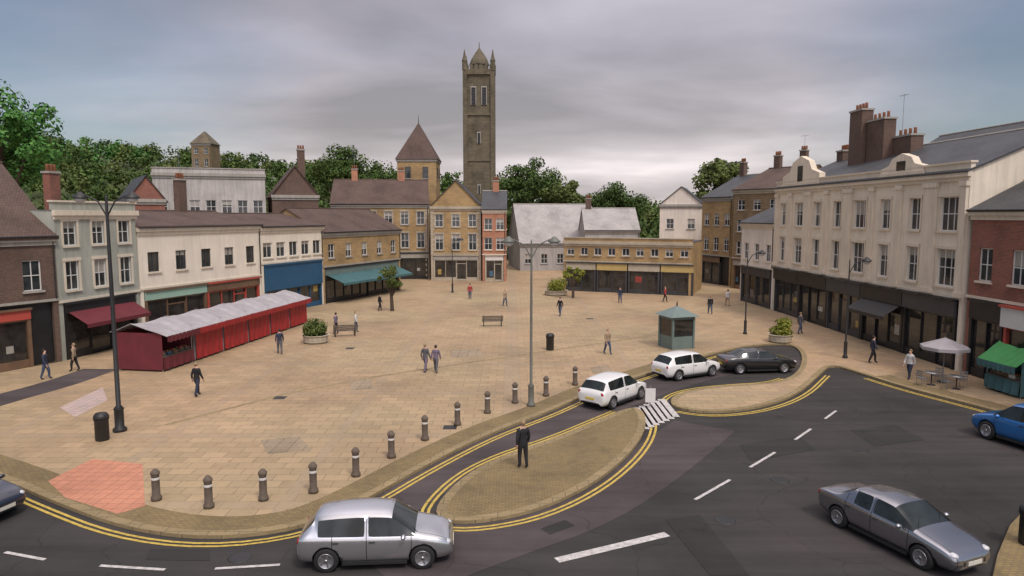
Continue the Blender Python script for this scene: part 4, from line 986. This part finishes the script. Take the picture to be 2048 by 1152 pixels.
def carproto(spec,pm,name):
    st=spec['st']; P=[]; nr=16
    for (x,w_,zb,be,zt,wt) in st:
        cab=wt>0
        half=[(0,zb),(.80*w_,zb),(.97*w_,zb+.13),(w_,zb+.36 if be-zb>.5 else (zb+be)/2),(.975*w_,be-.05),(.93*w_,be+(.012 if be-zb>.4 else 0))]
        half+= [(wt+.05,zt-.055),(wt*.86,zt+.005),(0,zt+.03)] if cab else [(.84*w_,be+(zt-be)*.55),(.6*w_,be+(zt-be)*.85),(0,zt+.01)]
        ring=[(x,y,z) for y,z in half]+[(x,-y,z) for y,z in half[7:0:-1]]
        P.append(ring)
    vs=[p for r_ in P for p in r_]; fs=[]; mi=[]; n=len(st); ra,rb=spec['roof']; wa,wb_=spec['ws']; qa,qb=spec['rw']
    for i in range(n-1):
        for j in range(nr):
            seg=j if j<8 else 15-j
            fs.append((i*nr+j,(i+1)*nr+j,(i+1)*nr+(j+1)%nr,i*nr+(j+1)%nr)); m=0
            if seg in (6,7) and i==wa: m=1
            elif seg in (6,7) and i==qa: m=1
            elif seg==5 and ra<i<rb and not (-.30<(st[i][0]+st[i+1][0])/2<-.15): m=2
            elif seg==5 and i==ra and spec is HATCH and False: m=2
            elif seg==5 and i==wa: m=2
            elif seg in (0,): m=3
            mi.append(m)
    fs.append(tuple(range(nr))); mi.append(0); fs.append(tuple((n-1)*nr+j for j in range(nr-1,-1,-1))); mi.append(0)
    me=bpy.data.meshes.new('b'); me.from_pydata(vs,[],fs)
    bm=bmesh.new(); bm.from_mesh(me); bmesh.ops.recalc_face_normals(bm,faces=bm.faces)
    for k,f in enumerate(bm.faces): f.material_index=mi[k]; f.smooth=True
    cl=bm.edges.layers.float.new('crease_edge')
    for e in bm.edges:
        ms_={f.material_index for f in e.link_faces}
        if len(ms_)>1: e[cl]=1.0
    vl=bm.verts.layers.float.new('crease_vert')
    for v_ in bm.verts:
        ce=[e for e in v_.link_edges if e[cl]>.5]
        if len(ce)==2:
            d1=(ce[0].other_vert(v_).co-v_.co).normalized(); d2=(ce[1].other_vert(v_).co-v_.co).normalized()
            if d1.dot(d2)>-.8: v_[vl]=.75
        elif len(ce)>2: v_[vl]=.6
    bm.to_mesh(me); bm.free()
    for m in (pm,'carglass','carglass','plastic'): me.materials.append(M[m] if isinstance(m,str) else m)
    o=bpy.data.objects.new('tmp',me); C.objects.link(o)
    s_=o.modifiers.new('s','SUBSURF'); s_.levels=2; s_.render_levels=2
    cut=MB()
    W=spec['wb']
    for x in (-W,W):
        for s in (-1,1): cut.tube((x,s*.60,.33),(x,s*1.1,.33),.375,.375,'plastic',28)
    bmc=bmesh.new(); cm=bpy.data.meshes.new('c'); cm.from_pydata(cut.v,[],cut.f); bmc.from_mesh(cm); bmesh.ops.remove_doubles(bmc,verts=bmc.verts,dist=1e-5); bmesh.ops.recalc_face_normals(bmc,faces=bmc.faces)
    for f in bmc.faces: f.material_index=3
    bmc.to_mesh(cm); bmc.free()
    for m in (pm,'carglass','carglass','plastic'): cm.materials.append(M[m])
    c=bpy.data.objects.new('cut',cm); C.objects.link(c)
    b=o.modifiers.new('b','BOOLEAN'); b.object=c; b.operation='DIFFERENCE'; b.solver='EXACT'
    em=evalmesh(o); bpy.data.objects.remove(o); bpy.data.objects.remove(c)
    root=empty(name,(0,0,0),0,'x','car')
    for part,keep in (('body',(0,3)),('windscreen',(1,)),('side_window',(2,))):
        m2=em.copy(); bm=bmesh.new(); bm.from_mesh(m2)
        bmesh.ops.delete(bm,geom=[f for f in bm.faces if f.material_index not in keep],context='FACES'); bm.to_mesh(m2)
        if part!='body':
            # loose pieces become parts of their own
            bm.verts.ensure_lookup_table(); seen=set(); comps=[]
            for f in bm.faces:
                if f in seen: continue
                stack=[f]; comp=[]; seen.add(f)
                while stack:
                    g=stack.pop(); comp.append(g)
                    for e in g.edges:
                        for h in e.link_faces:
                            if h not in seen: seen.add(h); stack.append(h)
                comps.append(comp)
            for comp in comps:
                cx=sum((f.calc_center_median().x for f in comp))/len(comp)
                vv={v:i for i,v in enumerate({v for f in comp for v in f.verts})}
                m3=bpy.data.meshes.new(part); m3.from_pydata([v.co[:] for v in vv],[],[tuple(vv[v] for v in f.verts) for f in comp]); m3.materials.append(M['carglass'])
                m3.polygons.foreach_set('use_smooth',[True]*len(m3.polygons))
                ob=bpy.data.objects.new('rear_window' if part=='windscreen' and cx<0 else part,m3); C.objects.link(ob); ob.parent=root
            bm.free(); continue
        bm.free(); m2.materials[1]=M['carglass']; ob=bpy.data.objects.new('body',m2); C.objects.link(ob); ob.parent=root
    L=spec['L']
    for x in (-W,W):
        for s in (-1,1):
            wh=empty('wheel',(x,s*.76,.325),0); wh.parent=root
            t=MB(); t.lathe([(.21,-.10),(.29,-.105),(.325,-.08),(.33,0),(.325,.08),(.29,.105),(.21,.10)],'tyre',28); o=t.build('tyre',wh); o.rotation_euler=(R(90),0,0)
            r_=MB(); r_.lathe([(.215,-.07*s),(.20,.0),(.05,.02)],'plastic',20)
            zz=-s*.112
            r_.lathe([(.205,zz*.9),(.215,zz),(.19,zz*1.02),(.185,zz*.8)],'rim',24); r_.lathe([(.05,zz*.7),(.05,zz*.95)],'rim',10)
            for k in range(5):
                a=k*2*math.pi/5; mt=Matrix.Rotation(a,4,'Z'); r_.obox((.115,0,zz*.85),(.085,.026,.008),mt,'rim')
            o=r_.build('rim',wh); o.rotation_euler=(R(90),0,0)
    def blob(nm,c,hx,hy,hz,m,par=root):
        b=MB(); nn=8; pr=[(math.cos(a),math.sin(a)) for a in [math.pi*(k/6-.5) for k in range(7)]]
        vs=[(c[0]+hx*r_*math.cos(2*math.pi*i/nn),c[1]+hy*r_*math.sin(2*math.pi*i/nn),c[2]+hz*z) for r_,z in pr for i in range(nn)]
        b.raw(vs,[(k*nn+i,k*nn+(i+1)%nn,(k+1)*nn+(i+1)%nn,(k+1)*nn+i) for k in range(6) for i in range(nn)],m,True); return b.build(nm,par)
    for s in (-1,1):
        blob('headlight',(L-.22,s*.60,.665),.17,.13,.075,'lens'); blob('tail_light',(-L+.10,s*.66,.80),.07,.11,.12,'lensred')
        mr=blob('door_mirror',(.78,s*.96,.97),.07,.11,.07,pm)
        for x in (-.04,-1.0): 
            h=MB(); h.box(x-.10+.0,x+.06,s*.868-.012,s*.868+.012,.80,.825,'plastic'); h.build('door_handle',root)
    for s in (-1,1):
        g=MB(); g.box(-W+.42,W-.42,s*.80-.05,s*.80+.055,.19,.27,'plastic'); g.build('sill',root)
        wp=MB(); wp.tube((1.12,s*.42-.2,.985),(.80,s*.42+.22,1.16),.008,.006,'plastic',5); wp.build('wiper',root)
    g=MB(); g.box(L-.10,L-.012,-.42,.42,.40,.52,'plastic'); g.build('grille',root)
    g=MB(); g.box(L-.01,L+.004,-.26,.26,.40,.51,'plate'); g.build('number_plate',root)
    g=MB(); g.box(-L-.012,-L+.05,-.26,.26,.52,.63,'plateyellow'); g.build('number_plate',root)
    return root
def car(spec,pm,loc,heading,label,name='parked_car',grp='cars around the square'):
    r=carproto(spec,pm,name); r.location=loc; r.rotation_euler=(0,0,heading); r['label']=label; r['group']=grp; return r
p=G(757,1112,0); car(HATCH,'silverpaint',(p.x,p.y+.0,.0),R(4),'silver hatchback on the road at the bottom centre, side on','car')
a=G(1672,1030,0); b=G(1930,1190,0); mid=((a.x+b.x)/2,(a.y+b.y)/2,0)
car(SALOON,'greypaint',(11.25,19.6,0),math.atan2(-4.6,1.9),'dark grey saloon driving diagonally at the bottom right','car')
car(HATCH,'whitepaint',G(1229,806,0)+Vector((0,.3,.004)),R(48),'white hatchback on the slip road right of the central lamp post')
car(HATCH,'whitepaint',G(1372,752,0)+Vector((0,0,.004)),R(28),'white car in front of the grey green kiosk')
car(SALOON,'blackpaint',G(1512,742,0)+Vector((0,0,.004)),R(6),'black saloon parked at the right end of the slip road')
bc=car(HATCH,'bluepaint',(21.5,28.0,0),math.atan2(-.94,.33)+math.pi,'bright blue car cut off by the right edge')
bc.scale=(1.08,1.1,1.2)
car(HATCH,'navypaint',(-17.75,21.5,0),R(-14),'dark car entering at the lower left corner','car')
# ------------------------------------------------------------ people
def person(loc,rz,label,top,bottom,hair='dark hair',h=1.7,stride=.25,armsw=.2,grp='people on the square',long=False):
    s=h/1.75; V=[];E_=[];Rr=[]
    def v(x,y,z,r_,par=None):
        V.append((x*s,y*s,z*s)); Rr.append(r_*s); i=len(V)-1
        if par is not None: E_.append((par,i))
        return i
    pel=v(0,0,.95,.165); bl=v(0,0,1.10,.155,pel); ch=v(0,-.01,1.30,.185,bl); nk0=v(0,0,1.43,.10,ch); nk=v(0,-.005,1.52,.052,nk0); hd=v(0,-.015,1.62,.088,nk); hd2=v(0,-.01,1.70,.075,hd)
    for sd_ in (-1,1):
        st=stride*sd_
        hp=v(.095*sd_,0,.86,.115,pel); kn=v(.105*sd_,-st*.55-.03,.50,.082,hp); an=v(.11*sd_,-st*.9+.04,.10,.058,kn); v(.115*sd_,-st*.9-.12,.04,.045,an)
        sh=v(.175*sd_,0,1.40,.085,nk0); aw=armsw*sd_*.6; el=v(.245*sd_,aw*.5+.02,1.13,.062,sh); wr=v(.25*sd_,aw-.07,.88,.042,el); pm=v(.25*sd_,aw-.09,.81,.036,wr)
        for k in range(4):
            f1=v(.25*sd_+(.0),aw-.115+.02*k,.765,.010,pm); v(.245*sd_,aw-.125+.022*k,.72+.006*abs(k-1.5),.009,f1)
        t=v(.235*sd_,aw-.135,.80,.011,pm); v(.225*sd_,aw-.155,.765,.009,t)
    v(0,-.10,1.615,.016,hd)
    me=bpy.data.meshes.new('p'); me.from_pydata(V,E_,[]); o=bpy.data.objects.new('p',me); C.objects.link(o)
    sk=o.modifiers.new('k','SKIN'); sk.use_smooth_shade=True
    if not me.skin_vertices: me.attributes  # layer is added with the modifier in the UI only
    bm=bmesh.new(); bm.from_mesh(me); lay=bm.verts.layers.skin.verify(); bm.verts.ensure_lookup_table()
    for i,vt in enumerate(bm.verts): vt[lay].radius=(Rr[i],Rr[i]*(.72 if i in(pel,bl,ch) else 1)); vt[lay].use_root=(i==pel)
    bm.to_mesh(me); bm.free()
    ss=o.modifiers.new('s','SUBSURF'); ss.levels=1; ss.render_levels=1
    em=evalmesh(o); bpy.data.objects.remove(o)
    em.materials.clear()
    for m in ('skin',top,bottom,'shoe leather'): em.materials.append(M[m])
    for p in em.polygons:
        c=p.center/s; ax=abs(c.x)
        if c.z>1.49: k=0
        elif ax>.19 and c.z<.90: k=0
        elif c.z>(.62 if long and ax<.2 else .93): k=1
        elif c.z<.09: k=3
        else: k=2
        p.material_index=k; p.use_smooth=True
    r=empty('person',loc,rz,label,'person',grp); em.name='body'; bo=bpy.data.objects.new('body',em); C.objects.link(bo); bo.parent=r
    hb=MB(); pr=[(math.cos(a),math.sin(a)) for a in [math.pi*(k/8-.5) for k in range(9)]]; nn=14; vs=[]
    for r_,z in pr:
        for i in range(nn):
            a=2*math.pi*i/nn; y=math.sin(a)*r_*.108; zz=z*.105
            if y<-.03 and zz<.045: y=-.03; 
            vs.append((math.cos(a)*r_*.094*s,(y+.012)*s,(1.685+zz)*s))
    hb.raw(vs,[(k*nn+i,k*nn+(i+1)%nn,(k+1)*nn+(i+1)%nn,(k+1)*nn+i) for k in range(8) for i in range(nn)],hair,True); hb.build('hair',r)
    if long:
        pass
    return r
PE=[(395,792,160,'person in dark clothing walking before the red market stalls','black cloth','navy cloth',1.75,.25),
(1046,936,200,'person in black standing by the slip road kerb below the central lamp post','black cloth','black cloth',1.8,.08),
(851,744,150,'person in grey walking in the middle of the square, left of a pair','grey cloth','mauve cloth',1.7,.25),
(872,745,170,'person in mauve walking in the middle of the square, right of a pair','mauve cloth','grey cloth',1.65,.28),
(1215,708,30,'person in pale top walking on the square above the white car','tan cloth','denim',1.7,.25),
(672,668,250,'person in mauve coat beside the bench beyond the stalls','mauve cloth','black cloth',1.7,.1),
(712,664,90,'person in white top beside the bench beyond the stalls','white cloth','denim',1.68,.1),
(940,598,0,'person in red top before the yellow stone hall','red cloth','denim',1.7,.2),
(1420,628,180,'person in black walking near the mouth of the street','black cloth','denim',1.75,.25),
(1455,612,190,'person in pale clothes farther up the street','white cloth','tan cloth',1.7,.25),
(1745,726,80,'person in navy on the right pavement before the black shopfront','navy cloth','black cloth',1.75,.25),
(92,758,100,'person in navy outside the dark brick shop at left','navy cloth','denim',1.72,.2),
(150,742,280,'person in tan coat outside the black shopfront at left','tan cloth','black cloth',1.68,.2)]
PE+=[(760,622,120,'person in dark coat before the teal awning','black cloth','black cloth',1.7,.2),
(1010,612,40,'person in tan top at the right end of the stone row','tan cloth','denim',1.68,.2),
(1240,606,0,'person in navy before the tan shop row, left of two','navy cloth','denim',1.72,.15),
(1330,604,60,'person in red before the tan shop row, right of two','red cloth','black cloth',1.66,.2),
(1600,668,100,'person in grey on the pavement right of the yellow green planter','grey cloth','denim',1.72,.25),
(1818,758,-60,'person in white top walking past the left cafe table','white cloth','navy cloth',1.7,.25),
(560,708,200,'person in navy just in front of the far market stalls','navy cloth','grey cloth',1.7,.2),
(1120,632,-30,'person in black alone in the far square right of the lamp post','black cloth','denim',1.74,.25)]
for x,y,rz_,l,t,b_,h,stv in PE: person(G(x,y,KH+.005),R(rz_),l,t,b_,h=h,stride=stv,hair=rnd.choice(['dark hair','light hair']))
